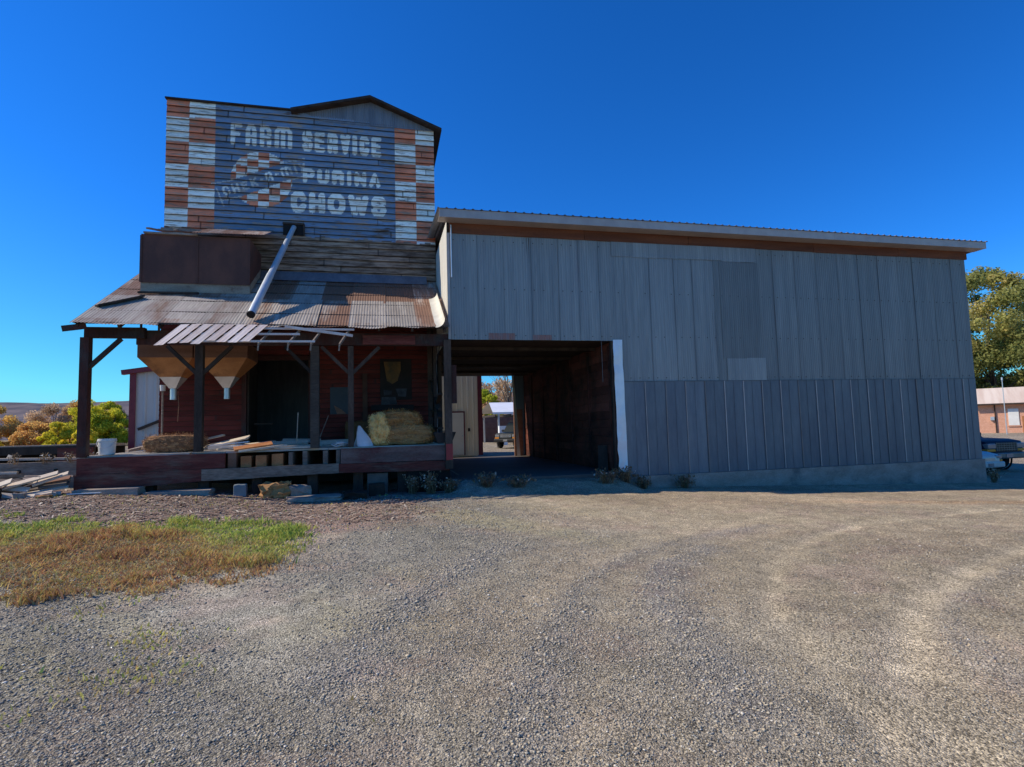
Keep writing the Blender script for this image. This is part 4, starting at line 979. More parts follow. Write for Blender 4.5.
shed = thing('white_metal_shed', 'white ribbed metal shed with dark red trim beside the left end of the porch', 'shed', (-8, 23, .6))
b = MB(); zt = lambda x: 4.3 + .14 * (x + 9.08); ribbed(b, -9.0, -6.83, 23, .5, zt, .36); b.build('wall', white_m, shed)
b = MB(); b.add([(-9.02, 23.03, .4), (-6.83, 23.03, .4), (-6.83, 29, .4), (-9.02, 29, .4), (-9.02, 23.03, 4.3), (-6.83, 23.03, 4.62), (-6.83, 29, 4.62), (-9.02, 29, 4.3)], [(0, 4, 7, 3), (1, 2, 6, 5), (2, 3, 7, 6), (4, 5, 6, 7)]); b.build('shed_shell', white_m, shed)
b = MB(); b.bar((-9.3, 22.9, 4.24), (-6.82, 22.9, 4.60), .2, .17); b.build('rake_trim', red_trim, shed)
b = MB(); b.box(-9.07, -8.86, 22.93, 22.96, .45, 4.28); b.build('corner_trim', red_trim, shed)
b = MB(); b.add([(-9.35, 22.85, 4.32), (-6.83, 22.85, 4.70), (-6.83, 29.2, 4.70), (-9.35, 29.2, 4.32)], [(0, 1, 2, 3)]); b.build('roof', white_m, shed)
b = MB(); b.bar((-8.75, 22.9, 2.15), (-6.85, 22.9, 2.95), .05, .1); b.build('stair_rail', dark_wood, shed)

# brick building on the right, turned towards the yard
brick_m = mat('orange_brick', (.60, .30, .19), (.7, .38, .26), 3, (1, 1, 2), fine=.2, fine_scale=12, c3=(.72, .5, .38), c3_amt=.3, c3_scale=.4)
bb = thing('brick_building', 'low orange brick building with a rusty tin roof beyond the parked vehicles', 'building', (66.9, 50.6, -.4), R(-50))
b = MB(); b.box(0, 22, 0, 8, -.4, 3.42, .5); b.build('wall', brick_m, bb, local=True)
b = MB(); b.add([(-.5, -.6, 3.32), (22.5, -.6, 3.32), (22.5, 4, 5.3), (-.5, 4, 5.3), (22.5, 8.6, 3.3), (-.5, 8.6, 3.3)], [(0, 1, 2, 3), (3, 2, 4, 5)], .5)
b.build('roof', mat('pinkish_tin', (.6, .46, .37), (.72, .6, .5), 1.2, (1.5, .15, .15), c3=(.36, .17, .1), c3_amt=.3, c3_scale=.5, rough=.6), bb, local=True)
b = MB(); b.box(-.5, 22.5, -.66, -.6, 3.2, 3.4, .5); b.build('gutter', dark_wood, bb, local=True)
b = MB(); b.box(2.7, 3.6, -.08, .05, .9, 2.75, .5); wn = b.build('boarded_window', mat('white_board', (.7, .68, .64), (.78, .76, .72), 2), bb, local=True)
b = MB(); b.box(2.6, 3.7, -.06, .0, 2.77, 2.9, .5); b.build('lintel', brick_m, wn, local=True)
b = MB(); b.box(2.62, 3.68, -.1, .04, .76, .88, .5); b.build('sill', brick_m, wn, local=True)
b = MB(); b.box(3.85, 4.75, -.07, .05, -.3, 1.9, .5); b.build('door', mat('orange_brown_door', (.35, .14, .05), (.42, .18, .07), 3), bb, local=True)
b = MB(); b.tube([(1.6, -.1, 3.3), (1.6, -.1, -.3)], .06, 8); b.build('downpipe', dark_wood, bb, local=True)
b = MB(); b.box(1.15, 1.5, -.25, -.02, 1.5, 1.9, .5); b.build('meter_box', zinc, bb, local=True)
b = MB(); b.tube([(63.55, 45.2, -.5), (63.55, 45.2, 5.4)], [.05, .035], 8); b.tube([(63.55, 45.2, 5.35), (63.55, 45.2, 5.65)], [.08, .07], 8)
solo(b, 'lamp_post', zinc, 'slim white lamp post in front of the orange brick building', 'lamp post', (63.55, 45.2, -.4))
# carport behind the bay
cpt = thing('carport', 'white roofed open carport seen through the drive-through bay', 'carport', (11.5, 50, .35))
b = MB(); b.add([(9.2, 47.2, 3.15), (20, 47.2, 3.15), (20, 51, 4.15), (9.6, 51, 4.15), (20, 55, 3.2), (9.2, 55, 3.2), (9.2, 47.2, 2.98), (20, 47.2, 2.98)], [(0, 1, 2, 3), (3, 2, 4, 5), (0, 6, 7, 1)], .5); b.build('roof', mat('white_roof_steel', (.72, .73, .75), (.8, .81, .83), 2, rough=.4), cpt)
for xx, yy in ((9.75, 47.3), (12.4, 47.3), (15.2, 47.3), (18.5, 47.3), (9.75, 54.5), (15.2, 54.5)):
    b = MB(); b.box(xx - .07, xx + .07, yy, yy + .14, .25, 3.0, .6); b.build('post', zinc, cpt)
for i in range(8):
    b = MB(); b.box(9.4 + i * 1.3, 9.5 + i * 1.3, 47.2, 54.8, 2.78, 2.96, .4); b.build('roof_joist', dark_wood, cpt)
b = MB(); b.box(7.5, 18, 57.5, 57.7, .2, 2.9, .4); b.build('back_fence', mat('brown_fence', (.12, .06, .05), (.18, .09, .07), 3), cpt)
b = MB(); b.box(9.65, 10.35, 46.7, 47.2, .3, 1.95, .6); b.build('white_cabinet', mat('white_cabinet_paint', (.72, .72, .72), (.78, .78, .78), 2), cpt)
# ================================================================== VEHICLES
tyre_m = mat('black_rubber', (.015, .015, .016), (.03, .03, .03), 6)
rim_m = mat('alloy_rim', (.45, .46, .48), (.55, .56, .58), 3, rough=.3, metal=.8)
win_m = glass('tinted_glass', (.015, .02, .022)); lamp_m = mat('clear_lamp', (.2, .2, .2), (.26, .26, .26), 4, rough=.15, spec=.7)
amber_m = mat('amber_lamp', (.7, .28, .04), (.6, .22, .03), 4, rough=.2); chrome_m = mat('chrome', (.12, .12, .125), (.16, .16, .165), 4, rough=.4, metal=.5)
blacktrim = mat('black_trim', (.02, .02, .022), (.03, .03, .032), 4, rough=.5)
def vehicle(name, label, cat, loc, rotz, paint, prof, cab, width, wheels, wr, kind, scale_t=.5):
    """prof: (x, half width factor, z bottom, z belt) along the body, front at -y (local); cab: (y, hw, z roof)"""
    v = thing(name, label, cat, loc, rotz)
    W = width / 2
    def ring(y, hw, zb, zt, n=5):
        r_ = min(.12, (zt - zb) * .25); pts = []
        for sx in (1, -1):
            arc = [(hw - r_ * .35, zb), (hw, zb + r_), (hw * 1.0, zb + (zt - zb) * .55), (hw * .985, zt - r_ * .8), (hw * .93, zt - .02), (hw * .8, zt)]
            arc = arc if sx == 1 else arc[::-1]; pts += [(sx * x, y, z) for x, z in arc]
        return pts
    def loft(rings, cap=True):
        b = MB(); n_ = len(rings[0]); vs = [p for r_ in rings for p in r_]; fs = []
        for i in range(len(rings) - 1):
            for k in range(n_): k2 = (k + 1) % n_; fs.append((i * n_ + k, i * n_ + k2, (i + 1) * n_ + k2, (i + 1) * n_ + k))
        fs.append(tuple(range(n_))[::-1]); fs.append(tuple(range((len(rings) - 1) * n_, len(rings) * n_)))
        b.add(vs, fs, scale_t); return b
    loft([ring(y, W * h, zb, zt) for y, h, zb, zt in prof]).build('body', paint, v, local=True, smooth=True)
    # cab: rings (y, half width low, half width high, z low, z high)
    rings = [[(W * a, y, zl), (W * (a * .3 + b_ * .7), y2, zl + (zh - zl) * .7), (W * b_, y2b, zh), (-W * b_, y2b, zh), (-W * (a * .3 + b_ * .7), y2, zl + (zh - zl) * .7), (-W * a, y, zl)] for y, y2, y2b, a, b_, zl, zh in cab]
    loft(rings).build('cabin', paint, v, local=True, smooth=True)
    # glass: windscreen and side panes laid just proud of the cab
    (f0, f1) = rings[0], rings[1]
    def lerp3(p, q, t): return tuple(p[i] + (q[i] - p[i]) * t for i in range(3))
    def pane(p00, p10, p11, p01, nm, ins=.09, off=(0, 0, 0), m=win_m):
        a = lerp3(lerp3(p00, p10, ins), lerp3(p01, p11, ins), ins); b_ = lerp3(lerp3(p00, p10, 1 - ins), lerp3(p01, p11, 1 - ins), ins)
        c = lerp3(lerp3(p00, p10, 1 - ins), lerp3(p01, p11, 1 - ins), 1 - ins); d = lerp3(lerp3(p00, p10, ins), lerp3(p01, p11, ins), 1 - ins)
        q = MB(); q.add([tuple(x + o for x, o in zip(p, off)) for p in (a, b_, c, d)], [(0, 1, 2, 3)]); return q.build(nm, m, v, local=True)
    return v, rings, pane
def dress(v, rings, pane, W, wheels, wr, nose_y, z_lamp, z_bump, lamp_x, lamp_w, lamp_h, grille, bump_m, side_panes, wiper=True):
    f0, f1 = rings[0], rings[1]
    pane(f0[5], f0[0], f1[2], f1[3], 'windscreen', .07, (0, -.012, .012))
    for s, (i0, i1) in ((1, (0, 2)), (-1, (5, 3))):
        for k in side_panes:
            r0, r1 = rings[k], rings[k + 1]
            pane(r0[i0], r1[i0], r1[i1], r0[i1], 'side_window', .1, (.014 * s, 0, .004))
    l0, l1 = rings[-1], rings[-2]
    pane(l0[0], l0[5], l1[3], l1[2], 'rear_window', .1, (0, .012, .012))
    for y in wheels:
        for s in (1, -1):
            b = MB(); w_ = .11; prof = [(wr * .6, -w_), (wr * .93, -w_), (wr, -w_ * .65), (wr, w_ * .65), (wr * .93, w_), (wr * .6, w_)]
            b.lathe([(r_, h + s * (W - .1)) for r_, h in prof], (0, y, wr), 28, 'x'); wl = b.build('wheel', tyre_m, v, local=True, smooth=True)
            b = MB(); b.lathe([(0.0, s * (W - .1) + s * .075), (wr * .25, s * (W - .1) + s * .08), (wr * .5, s * (W - .1) + s * .05), (wr * .62, s * (W - .1) + s * .1)], (0, y, wr), 20, 'x'); b.build('rim', rim_m, wl, local=True, smooth=True)
            b = MB(); b.lathe([(wr * 1.02, s * (W + .004)), (wr * 1.2, s * (W + .006))], (0, y, wr), 28, 'x'); b.build('wheel_arch', blacktrim, v, local=True)
    for s in (1, -1):
        b = MB(); b.box(s * lamp_x - lamp_w / 2, s * lamp_x + lamp_w / 2, nose_y - .03, nose_y + .25, z_lamp - lamp_h / 2, z_lamp + lamp_h / 2); b.build('headlight', lamp_m, v, local=True, bevel=.03)
        b = MB(); b.box(s * (lamp_x + lamp_w * .1) - lamp_w / 2, s * (lamp_x + lamp_w * .1) + lamp_w / 2, nose_y - .028, nose_y + .2, z_lamp - lamp_h / 2 - .11, z_lamp - lamp_h / 2 - .01); b.build('turn_signal', amber_m, v, local=True, bevel=.015)
        b = MB(); b.box(s * W + (0 if s > 0 else -.2), s * W + (.2 if s > 0 else 0), rings[0][0][1] + .25, rings[0][0][1] + .36, rings[0][0][2] + .05, rings[0][0][2] + .22); b.build('mirror', blacktrim, v, local=True, bevel=.03)
    gx, gz0, gz1 = grille
    b = MB(); b.box(-gx, gx, nose_y - .012, nose_y + .1, gz0, gz1); gr = b.build('grille', blacktrim, v, local=True)
    b = MB()
    for i in range(4): z_ = gz0 + (gz1 - gz0) * (i + .5) / 4; b.box(-gx, gx, nose_y - .03, nose_y - .013, z_ - .012, z_ + .012)
    for i in range(9): x_ = -gx + 2 * gx * i / 8; b.box(x_ - .012, x_ + .012, nose_y - .034, nose_y - .031, gz0, gz1)
    b.build('grille_bars', bump_m if bump_m is chrome_m else rim_m, gr, local=True)
    b = MB(); b.box(-W * .99, W * .99, nose_y - .1, nose_y + .12, z_bump - .12, z_bump + .12); b.build('bumper', bump_m, v, local=True, bevel=.05)
    b = MB(); b.box(-.16, .16, nose_y - .112, nose_y - .102, z_bump - .07, z_bump + .07); b.build('licence_plate', lamp_m, v, local=True)

blue_paint = mat('dark_blue_car_paint', (.008, .013, .03), (.01, .016, .036), 3, rough=.45, spec=.25)
silver_paint = mat('silver_car_paint', (.5, .48, .45), (.55, .53, .5), 3, rough=.4, metal=.1, spec=.4)
green_paint = mat('dark_green_car_paint', (.005, .01, .009), (.007, .013, .011), 3, rough=.5, spec=.15)
# pickup, nose to the yard
pr = [(-2.75, .8, .62, 1.10), (-2.68, .93, .5, 1.18), (-2.3, .98, .45, 1.24), (-1.2, 1.0, .42, 1.27), (.9, 1.0, .42, 1.29), (.95, 1.0, .42, 1.3), (2.7, .99, .5, 1.3), (2.78, .96, .55, 1.27)]
cb = [(-1.25, -.75, -.5, .95, .74, 1.25, 1.93), (-.45, -.42, -.38, .97, .78, 1.26, 1.98), (.3, .3, .3, .97, .78, 1.27, 1.98), (1.0, .92, .88, .95, .74, 1.27, 1.93)]
z_p = float(gz(27.9, 22)) + .02; v, rg_, pn = vehicle('pickup_truck', 'dark blue pickup truck parked nose-out with a chrome grille, right of the barn', 'pickup truck', (26.9, 22.4, z_p), R(0), blue_paint, pr, cb, 2.0, None, .41, 'p')
v.scale = (1.15, 1.15, 1.15)
dress(v, rg_, pn, 1.0, (-1.75, 1.75), .41, -2.76, .99, .62, .72, .42, .2, (.5, .8, 1.12), chrome_m, (0, 1, 2))
pr = [(-2.2, .72, .38, .74), (-2.1, .88, .28, .84), (-1.7, .97, .22, .93), (-.9, 1.0, .2, 1.02), (1.4, 1.0, .2, 1.06), (2.0, .97, .25, 1.06), (2.2, .86, .35, .98)]
cb = [(-1.15, -.6, -.35, .92, .66, .98, 1.48), (-.1, -.1, -.1, .95, .72, 1.02, 1.53), (.7, .65, .6, .95, .7, 1.04, 1.51), (1.55, 1.2, 1.05, .9, .62, 1.04, 1.42)]
z_s = float(gz(24, 20)); v, rg_, pn = vehicle('silver_sedan', 'low silver sedan whose nose pokes out behind the right corner of the barn', 'car', (24.2, 20.3, z_s), R(4), silver_paint, pr, cb, 1.75, None, .31, 's')
dress(v, rg_, pn, .875, (-1.35, 1.3), .31, -2.17, .72, .42, .6, .36, .16, (.35, .58, .7), silver_paint, (0, 1, 2))
# four-wheel drive seen through the bay
pr = [(-2.25, .82, .6, 1.0), (-2.18, .95, .5, 1.08), (-1.7, .99, .45, 1.12), (-.8, 1.0, .42, 1.15), (2.0, 1.0, .45, 1.16), (2.2, .97, .55, 1.1)]
cb = [(-.85, -.5, -.3, .95, .8, 1.12, 1.78), (-.1, -.08, -.05, .97, .84, 1.14, 1.84), (.9, .9, .9, .97, .84, 1.15, 1.84), (2.1, 2.05, 2.0, .95, .8, 1.15, 1.8)]
z_v = float(gz(9.2, 40.5)); v, rg_, pn = vehicle('offroad_car', 'dark green four-wheel drive with a roof rack, seen through the drive-through bay', 'car', (9.85, 40.6, z_v), R(-38), green_paint, pr, cb, 1.85, None, .37, 'v')
dress(v, rg_, pn, .925, (-1.4, 1.35), .37, -2.24, .9, .58, .66, .34, .18, (.42, .78, 1.0), blacktrim, (0, 1, 2))
b = MB(); b.box(-.7, .7, .0, .08, 1.93, 1.98); b.box(-.7, .7, 1.3, 1.38, 1.93, 1.98); b.box(-.72, -.66, -.1, 1.6, 1.9, 1.94); b.box(.66, .72, -.1, 1.6, 1.9, 1.94); b.box(-.6, .6, -.2, -.12, 1.9, 2.0)
b.build('roof_rack', blacktrim, v, local=True)

# ================================================================== TREES
bark = mat('tree_bark', (.09, .07, .055), (.15, .12, .1), 4, (1, 1, .3), bump=.5)
def leaf_mat(name, stops): return ramp_mat(name, stops, rough=.7, transl=.5, nscale=.8)
lm_green = leaf_mat('dusty_green_leaf', [(0, (.06, .075, .025)), (.4, (.24, .26, .075)), (.75, (.45, .42, .13)), (1, (.6, .46, .16))])
lm_yellow = leaf_mat('yellow_green_leaf', [(0, (.14, .18, .02)), (.4, (.48, .50, .04)), (.8, (.8, .7, .06)), (1, (.9, .7, .08))])
lm_orange = leaf_mat('rusty_orange_leaf', [(0, (.2, .12, .05)), (.4, (.5, .3, .10)), (.8, (.72, .45, .13)), (1, (.8, .58, .17))])
lm_pink = leaf_mat('dry_pinkish_leaf', [(0, (.28, .18, .12)), (.5, (.58, .40, .25)), (1, (.75, .56, .35))])
lm_red = leaf_mat('brick_red_leaf', [(0, (.36, .22, .08)), (.5, (.75, .45, .15)), (1, (.88, .62, .2))])
lm_dark = leaf_mat('dark_green_leaf', [(0, (.012, .02, .01)), (.5, (.035, .05, .018)), (1, (.08, .09, .03))])
def tree(name, label, cat, x, y, h, cr, lm, seed, group=None, trunk=.35, n_leaf=5000, leaf=.22, clumps=26, low=.2, squash=1.0, tone=.5, bare=False, cl=1.0, var=.11):
    g = np.random.default_rng(seed); rr = random.Random(seed); z0 = float(gz(x, y)) - .1
    t = thing(name, label, cat, (x, y, z0), 0, group)
    b = MB(); th = h * (.42 if not bare else .4)
    b.tube([(0, 0, 0), (.05 * h * .2, 0, th * .4), (rr.uniform(-.03, .03) * h, rr.uniform(-.03, .03) * h, th), (rr.uniform(-.05, .05) * h, 0, h * .8)], [trunk, trunk * .75, trunk * .55, trunk * .15], 8)
    cs = []
    for k in range(clumps):
        zc = low + (1 - low) * rr.random() ** .9; a = rr.uniform(0, 6.283)
        env = math.sin(min(1, max(.08, (zc - low) / (1 - low) * .86 + .14)) * math.pi) ** .55
        d = cr * env * (.35 + .65 * rr.random() ** .5); c_ = Vector((math.cos(a) * d, math.sin(a) * d, h * (zc * .93)))
        cs.append((c_, cl * cr * rr.uniform(.2, .42) * (1.15 - .45 * zc)))
        if k < 14 or bare:
            zs = max(.12 * h, min(th, c_.z * .55)); m_ = Vector((c_.x * .45, c_.y * .45, (zs + c_.z) / 2 + .04 * h)); b.tube([(0, 0, zs), tuple(m_), tuple(c_)], [trunk * .32, trunk * .2, trunk * .06], 5, cap=False)
            if bare:
                for q in range(5):
                    e = c_ + Vector((rr.uniform(-1, 1), rr.uniform(-1, 1), rr.uniform(.2, 1.2))) * cr * .35; b.tube([tuple(m_.lerp(c_, rr.uniform(.3, 1))), tuple(e)], [trunk * .07, trunk * .03], 4, cap=False)
    b.build('trunk', bark, t, local=True, smooth=True)
    if n_leaf:
        per = np.array([c_[1] ** 2 for c_ in cs]); per = per / per.sum(); idx = g.choice(len(cs), n_leaf, p=per)
        C = np.array([tuple(c_[0]) for c_ in cs])[idx]; RR = np.array([c_[1] for c_ in cs])[idx]
        d = g.normal(size=(n_leaf, 3)); d /= np.linalg.norm(d, axis=1)[:, None]; rad = g.random(n_leaf) ** .45 * (1 + .25 * g.random(n_leaf))
        p = C + d * (RR * rad)[:, None] * np.array([1, 1, .8 * squash]); p[:, 2] = np.maximum(p[:, 2], .06 * h + g.random(n_leaf) * .1 * h)
        nrm = d + g.normal(0, .6, (n_leaf, 3)); nrm /= np.linalg.norm(nrm, axis=1)[:, None]
        u = np.cross(nrm, g.normal(size=(n_leaf, 3))); u /= np.linalg.norm(u, axis=1)[:, None]; w_ = np.cross(nrm, u)
        s = (leaf * g.uniform(.5, 1.3, n_leaf))[:, None]
        v_ = np.stack([p - u * s, p + w_ * s * .6, p + u * s, p - w_ * s * .6], 1).reshape(-1, 3)
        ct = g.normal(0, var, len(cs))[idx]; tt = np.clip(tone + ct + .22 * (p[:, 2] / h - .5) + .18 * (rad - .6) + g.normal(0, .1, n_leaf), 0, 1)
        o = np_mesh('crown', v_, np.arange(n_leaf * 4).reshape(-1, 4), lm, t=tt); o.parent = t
    return t
GL_ = 'yellow-green trees beyond the dock'
tree('broadleaf_tree', 'bright yellow-green round tree left of the porch corner post', 'tree', -36.2, 80, 5.9, 2.7, lm_yellow, 1, GL_, .2, 21600, .12, 36, .05)
tree('broadleaf_tree', 'green round tree directly right of the porch corner post', 'tree', -35.6, 84, 6.0, 2.0, lm_yellow, 2, GL_, .2, 14400, .12, 30, .05, tone=.35)
tree('broadleaf_tree', 'bright yellow-green bush above the white bucket', 'tree', -33.3, 80, 4.8, 2.2, lm_yellow, 3, GL_, .18, 16800, .12, 33, .03, tone=.55)
tree('broadleaf_tree', 'dark green tree beside the white metal shed', 'tree', -30.3, 82, 4.8, 2.3, lm_dark, 4, GL_, .18, 14400, .12, 30, .03)
tree('broadleaf_tree', 'low yellow bush at the foot of the left yellow-green tree', 'bush', -37.6, 76, 3.1, 1.6, lm_yellow, 5, GL_, .12, 8400, .12, 21, .02, tone=.7)
tree('broadleaf_tree', 'tiny yellow bush between the corner post and the white bucket', 'bush', -33.2, 73, 2.4, 1.1, lm_yellow, 51, GL_, .1, 6000, .12, 18, .02, tone=.75)
GO = 'autumn scrub left of the yellow-green trees'
tree('autumn_shrub', 'brown-orange shrub at the left edge of the picture', 'shrub', -46, 80, 5.2, 2.6, lm_orange, 6, GO, .12, 14400, .12, 33, .03, tone=.7)
tree('autumn_shrub', 'pale dry pinkish tree behind the orange-tan scrub', 'tree', -45.6, 92, 6.2, 3.2, lm_pink, 7, GO, .16, 16800, .12, 36, .05)
tree('autumn_shrub', 'golden-brown shrub left of the yellow-green tree', 'shrub', -43.2, 94, 6.8, 2.7, lm_orange, 8, GO, .16, 14400, .12, 33, .05, tone=.65)
tree('autumn_shrub', 'orange-tan low shrub in front of the pale dry tree', 'shrub', -41.0, 78, 3.0, 2.3, lm_red, 9, GO, .12, 12000, .12, 30, .02, tone=.55)
tree('autumn_shrub', 'yellow shrub at the far left edge by the dark platform', 'shrub', -44.6, 75, 3.2, 1.8, lm_yellow, 10, GO, .12, 8400, .12, 21, .02, tone=.85)
tree('autumn_shrub', 'orange-tan long shrub next to the small yellow bush', 'shrub', -38.7, 79, 2.7, 1.9, lm_red, 11, GO, .12, 9600, .12, 24, .02, tone=.7)
tree('autumn_shrub', 'tall brownish-pink shrub between golden and yellow-green trees', 'shrub', -41.3, 98, 6.6, 2.6, lm_pink, 12, GO, .15, 12000, .12, 27, .04, tone=.4)
GT = 'tall trees behind the brick building'
tree('tall_tree', 'tall olive-green tree with a thin tan top right of the barn', 'tree', 83.8, 60.5, 24.0, 7.6, lm_green, 21, GT, .5, 64000, .2, 110, .06, tone=.48, cl=.72, var=.15)
tree('tall_tree', 'shorter dark green tree at the right edge of the picture', 'tree', 95, 61, 20.5, 7.8, lm_green, 22, GT, .6, 52000, .2, 90, .04, tone=.4, cl=.8, var=.15)
tree('tall_tree', 'low dark tree filling the gap beside the barn wall', 'tree', 77.5, 66, 16, 6.0, lm_green, 23, GT, .5, 36000, .2, 50, .03, tone=.4)
tree('tall_tree', 'bright yellow bush peeping over the brick building roof', 'bush', 88.2, 53.5, 8.2, 2.6, lm_yellow, 24, GT, .25, 9000, .18, 22, .1, tone=.9)
tree('bare_tree', 'bare branching tree above the carport roof', 'tree', 21.5, 95, 13.5, 5.4, lm_pink, 31, None, .3, 600, .12, 26, .3, bare=True)
tree('autumn_tree', 'green bush left of the bare tree above the carport', 'bush', 16.6, 88, 8.4, 2.6, lm_yellow, 32, None, .2, 6000, .22, 20, .05, tone=.2)
tree('autumn_tree', 'pinkish dry tree right behind the bare tree', 'tree', 23.5, 104, 11.5, 5.5, lm_pink, 33, None, .3, 9000, .24, 34, .05, tone=.62)
tree('autumn_tree', 'dry orange tree behind the carport on its left side', 'tree', 18.8, 108, 11.6, 4.0, lm_pink, 34, None, .3, 7000, .24, 26, .05, tone=.45)

# ================================================================== THINGS ON AND AROUND THE DOCK
straw_m = ramp_mat('straw', [(0, (.27, .11, .03)), (.4, (.55, .26, .08)), (.8, (.85, .46, .15)), (1, (1.0, .63, .25))], nscale=9, mul=.35)
straw_core = mat('straw_core', (.34, .165, .06), (.5, .27, .105), 6, (.3, 1, 3), fine=.3, bump=.9)
brown_straw = ramp_mat('brown_straw', [(0, (.12, .055, .03)), (.5, (.27, .14, .07)), (1, (.55, .34, .15))], nscale=9, mul=.3)
def bale(name, label, x0, x1, y0, y1, z0, z1, rm, seed, droop=0.0, n=5000, round_=.12, group=None, tone=.5, lump=.14):
    import bmesh
    g = np.random.default_rng(seed); bm = bmesh.new(); bmesh.ops.create_cube(bm, size=1.0); bmesh.ops.subdivide_edges(bm, edges=bm.edges[:], cuts=13, use_grid_fill=True)
    S = np.array([x1 - x0, y1 - y0, z1 - z0]); c0 = np.array([(x0 + x1) / 2, (y0 + y1) / 2, z0])
    for v in bm.verts:
        p = np.array(v.co) * 2; q = p.copy(); m_ = np.abs(p)
        for i in range(3):
            j, k = (i + 1) % 3, (i + 2) % 3
            q[i] = p[i] * math.sqrt(max(0, 1 - round_ * 2 * (p[j] ** 2 + p[k] ** 2) / 2 * (1 if True else 0) * .8))
        nn = (fbm(np.array([p[0] * 2.3 + seed + p[1]]), np.array([p[2] * 2.3 + p[1] * 2]), seed)[0] - .47) * lump
        q *= 1 + nn; w_ = q / 2 * S; w_[2] += S[2] / 2; w_[2] = max(w_[2], .0)
        w_[2] -= droop * max(0, (q[0])) ** 2 * S[2] * (w_[2] / S[2])
        v.co = w_
    me = bpy.data.meshes.new(name); bm.to_mesh(me); bm.free(); me.materials.append(straw_core if rm is straw_m else rm)
    at = me.attributes.new('t', 'FLOAT', 'FACE'); at.data.foreach_set('value', np.clip(g.normal(tone - .1, .12, len(me.polygons)), 0, 1).astype(np.float32))
    root = thing(name, label, 'hay bale', tuple(c0), 0, group); o = bpy.data.objects.new('bale_body', me); COL.objects.link(o); o.parent = root
    P_ = np.array([tuple(p.center) for p in me.polygons]); Nn = np.array([tuple(p.normal) for p in me.polygons]); i = g.integers(0, len(P_), n)
    p = P_[i] + g.normal(0, .03, (n, 3)); d = g.normal(size=(n, 3)) * np.array([1, .8, .7]); d -= Nn[i] * (d * Nn[i]).sum(1)[:, None] * .55; d /= np.linalg.norm(d, axis=1)[:, None]
    l = g.uniform(.02, .075, n)[:, None]; u = np.cross(d, Nn[i]); u /= np.linalg.norm(u, axis=1)[:, None] + 1e-6; p += Nn[i] * .012
    p[:, 2] = np.maximum(p[:, 2], .01); e = d * l; e[:, 2] = np.maximum(e[:, 2], -p[:, 2] + .004)
    v_ = np.stack([p - e * .2 - u * .004, p - e * .2 + u * .004, p + e + u * .003 + Nn[i] * .02, p + e - u * .003 + Nn[i] * .02], 1).reshape(-1, 3)
    v_[:, 2] = np.maximum(v_[:, 2], .003)
    s = np_mesh('loose_straw', v_, np.arange(n * 4).reshape(-1, 4), rm, t=np.clip(g.normal(tone, .22, n), 0, 1)); s.parent = root; s['kind'] = 'stuff'
    return root
DK = 1.452
bale('hay_bale', 'long brown square bale lying at the left end of the dock', -6.2, -4.75, 16.42, 16.95, DK, DK + .46, brown_straw, 3, n=3000, tone=.55, round_=.28, lump=.2)
bale('hay_bale', 'big golden broken bale heap at the right end of the dock, lower half', -.12, 1.42, 16.25, 17.25, DK, DK + .58, straw_m, 5, droop=.1, n=5000, round_=.2, tone=.35, lump=.3)
bale('hay_bale', 'upper golden bale sagging on top of the heap at the right end of the dock', -.02, 1.1, 16.35, 17.2, DK + .5, DK + .98, straw_m, 6, droop=.25, n=4500, round_=.25, tone=.35, lump=.45)
bale('hay_bale', 'rusty brown bale against the red wall behind the blue-white bag', -1.2, -.2, 18.3, 19.0, DK, DK + .75, mat('rust_straw', (.13, .055, .02), (.2, .095, .03), 6, bump=.6, fine=.3), 7, n=500)
bright_straw = ramp_mat('sunlit_tone_straw', [(0, (.8, .42, .11)), (.5, (1.0, .62, .22)), (1, (1.0, .78, .38))], nscale=9, mul=.25)  # sunlight on the left end of the bales, painted in as brighter straw
bale('sun_patch_straw', 'added straw in a sunlit colour down the left side of the golden bales', -.36, .16, 16.2, 16.75, DK, DK + .86, bright_straw, 8, droop=.0, n=5000, round_=.4, tone=.6, lump=1.0)
# bucket
white_pl = mat('scuffed_white_plastic', (.62, .62, .6), (.74, .74, .72), 3, rough=.5, c3=(.35, .34, .33), c3_amt=.3, c3_scale=5)
bk = thing('bucket', 'scuffed white plastic bucket standing near the left end of the dock', 'bucket', (-6.92, 16.3, DK))
b = MB(); b.lathe([(.0, .0), (.165, .0), (.175, .02), (.195, .34), (.21, .345), (.21, .375), (.2, .405), (.2, .41), (.185, .405), (.165, .04), (0, .04)], (0, 0, 0), 28); b.build('pail', white_pl, bk, local=True, smooth=True)
b = MB(); b.tube([(.21, 0, .37)] + [(.21 * math.cos(a), -.02 - .2 * math.sin(a) * .95, .37 - .2 * math.sin(a)) for a in np.linspace(.1, math.pi - .1, 9)] + [(-.21, 0, .37)], .006, 6, cap=False); b.build('handle', zinc, bk, local=True)
